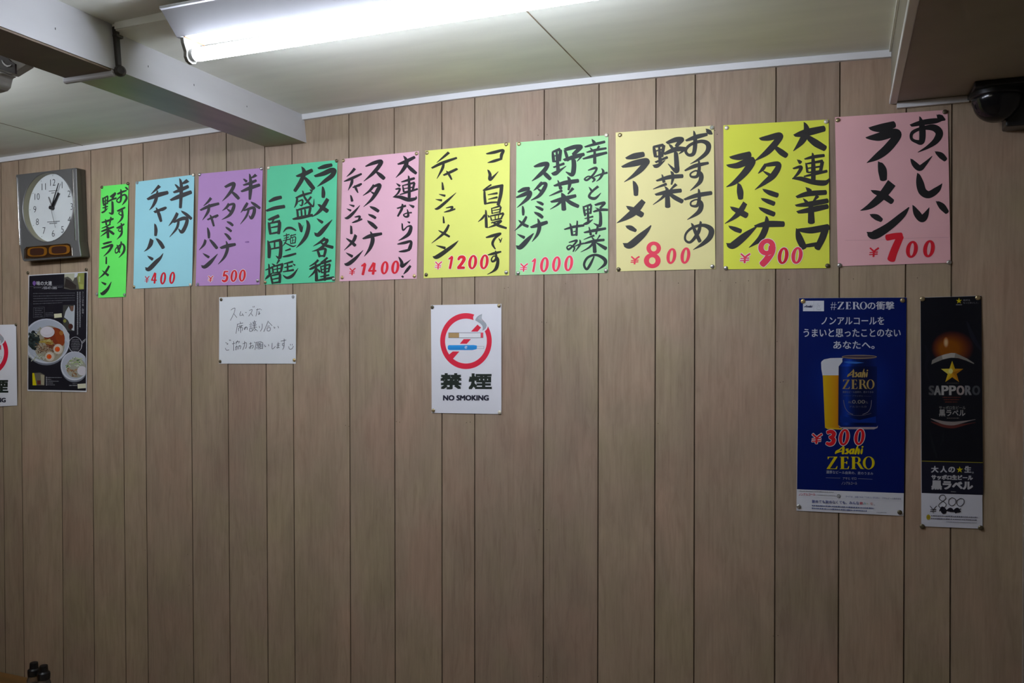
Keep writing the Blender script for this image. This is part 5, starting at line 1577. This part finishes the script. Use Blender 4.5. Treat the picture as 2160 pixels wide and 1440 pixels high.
for ch, x0_, x1_ in (('大', 195, 278), ('人', 302, 380), ('の', 400, 474), ('生', 592, 668)):
    k.text(ch, (x0_, 665 if ch != 'の' else 674, x1_, 740), WS, 0.008, None, (3, 2))
k.text('。', (678, 732, 700, 752), WS)
k.text('サッポロ生ビール', None, WS, 0.014, [(197, 768), (687, 774), (687, 832), (197, 824)], (3, 2))
k.text('黒ラベル', None, WS, 0.026, [(197, 836), (688, 848), (688, 948), (197, 942)], (4, 3))
k.micro(428, 968, 490, 972, 14, (0.14, 0.14, 0.16), 106)
PB = (0.012, 0.012, 0.02)
k.pen('370 1045 345 1010 310 1012 288 1040 300 1065 350 1095 372 1125 350 1155 305 1160 282 1135 300 1105 350 1070 370 1045', 7, PB)
k.pen('440 1040 405 1065 405 1115 440 1138 480 1110 482 1060 440 1040', 7, PB)
k.pen('545 1048 502 1075 502 1120 540 1142 580 1110 580 1065 545 1048', 7, PB)
k.pen('180 1140 218 1185|256 1140 218 1185 216 1224|186 1185 252 1180|182 1205 250 1200', 7, PB)
k.strokes('290 1200 8 325 1165 40 345 1200 70 375 1190 20|330 1215 40 350 1225 20|375 1195 12 420 1185 50 455 1200 26|455 1205 20 500 1190 60 520 1200 40 548 1205 6|480 1225 14 545 1170 8', PB)
k.micro(192, 1255, 740, 1275, 17, (0.20, 0.20, 0.26), 107)
k.micro(192, 1288, 735, 1308, 17, (0.18, 0.18, 0.24), 108)
k.micro(370, 1328, 735, 1340, 9, (0.28, 0.28, 0.34), 109)
k.build('lettering', M_GLOSS)
tag(sp.obj, 'narrow black beer poster with a gold star and handwritten 800 at the right', 'poster')
for fr, kd, x, y, w in ((UF, 'brass', 88, 86, 'top left'), (UF, 'brass', 750, 72, 'top right'), (LF, 'dark', 87, 1382, 'bottom left'), (LF, 'dark', 783, 1400, 'bottom right')):
    sp.frame(*fr)
    TACKS.append((kd, sp, sp.zp(x, y), w, 'black beer poster'))

# ------------------------------------------------------------------ thumbtacks
TM = {'brass': mat('tack_brass', (0.36, 0.29, 0.16), 0.35, 0.7, noise=((80, 80, 80), 0.15, 2)), 'dark': mat('tack_dark_brass', (0.12, 0.10, 0.06), 0.4, 0.6, noise=((80, 80, 80), 0.2, 2)),
      'silver': mat('tack_steel', (0.42, 0.41, 0.38), 0.3, 0.75, noise=((80, 80, 80), 0.15, 2)), 'gold': mat('tack_gold', (0.62, 0.46, 0.20), 0.3, 0.6, noise=((80, 80, 80), 0.1, 2)),
      'pale': mat('tack_pale', (0.70, 0.65, 0.52), 0.35, 0.3, noise=((80, 80, 80), 0.1, 2))}
_c = mat('clear_plastic_tack', (0.70, 0.72, 0.73), 0.25, noise=((80, 80, 80), 0.08, 2))
_c.node_tree.nodes['Principled BSDF'].inputs['Transmission Weight'].default_value = 0.75
TM['clear'] = _c
WORD = {'brass': 'brass', 'dark': 'dark tarnished', 'silver': 'steel', 'gold': 'bright gold', 'pale': 'pale metal', 'clear': 'clear plastic'}
TP = {}
for key, mt in TM.items():
    q = MB()
    r = 0.0054
    q.lathe([(0.0011, 0.0003), (r * 0.96, 0.0), (r, 0.0005), (r * 0.86, 0.0016), (r * 0.55, 0.0024), (r * 0.2, 0.0027), (0, 0.0027)], (0, 0, 0), (0, -1, 0), n=16)
    q.lathe([(0.0005, -0.002), (0.0005, 0.001)], (0, 0, 0), (0, -1, 0), n=6)
    TP[key] = q
used = {}
for kd, sh, (u, v), where, nick in TACKS:
    p = sh.pt(u, v, lift=0.0009)
    if kd not in used:
        o = TP[kd].build('thumbtack', TM[kd], loc=(0, 0, 0), smooth=True)
        used[kd] = o
    else:
        o = used[kd].copy()
        COL.objects.link(o)
    o.location = p
    if nick in ('dark food poster', 'black beer poster'):
        o.scale = (1.04, 1, 1.04)
    tag(o, '%s thumbtack at the %s corner of the %s' % (WORD[kd], where, nick), 'thumbtack', 'thumbtacks holding the papers')
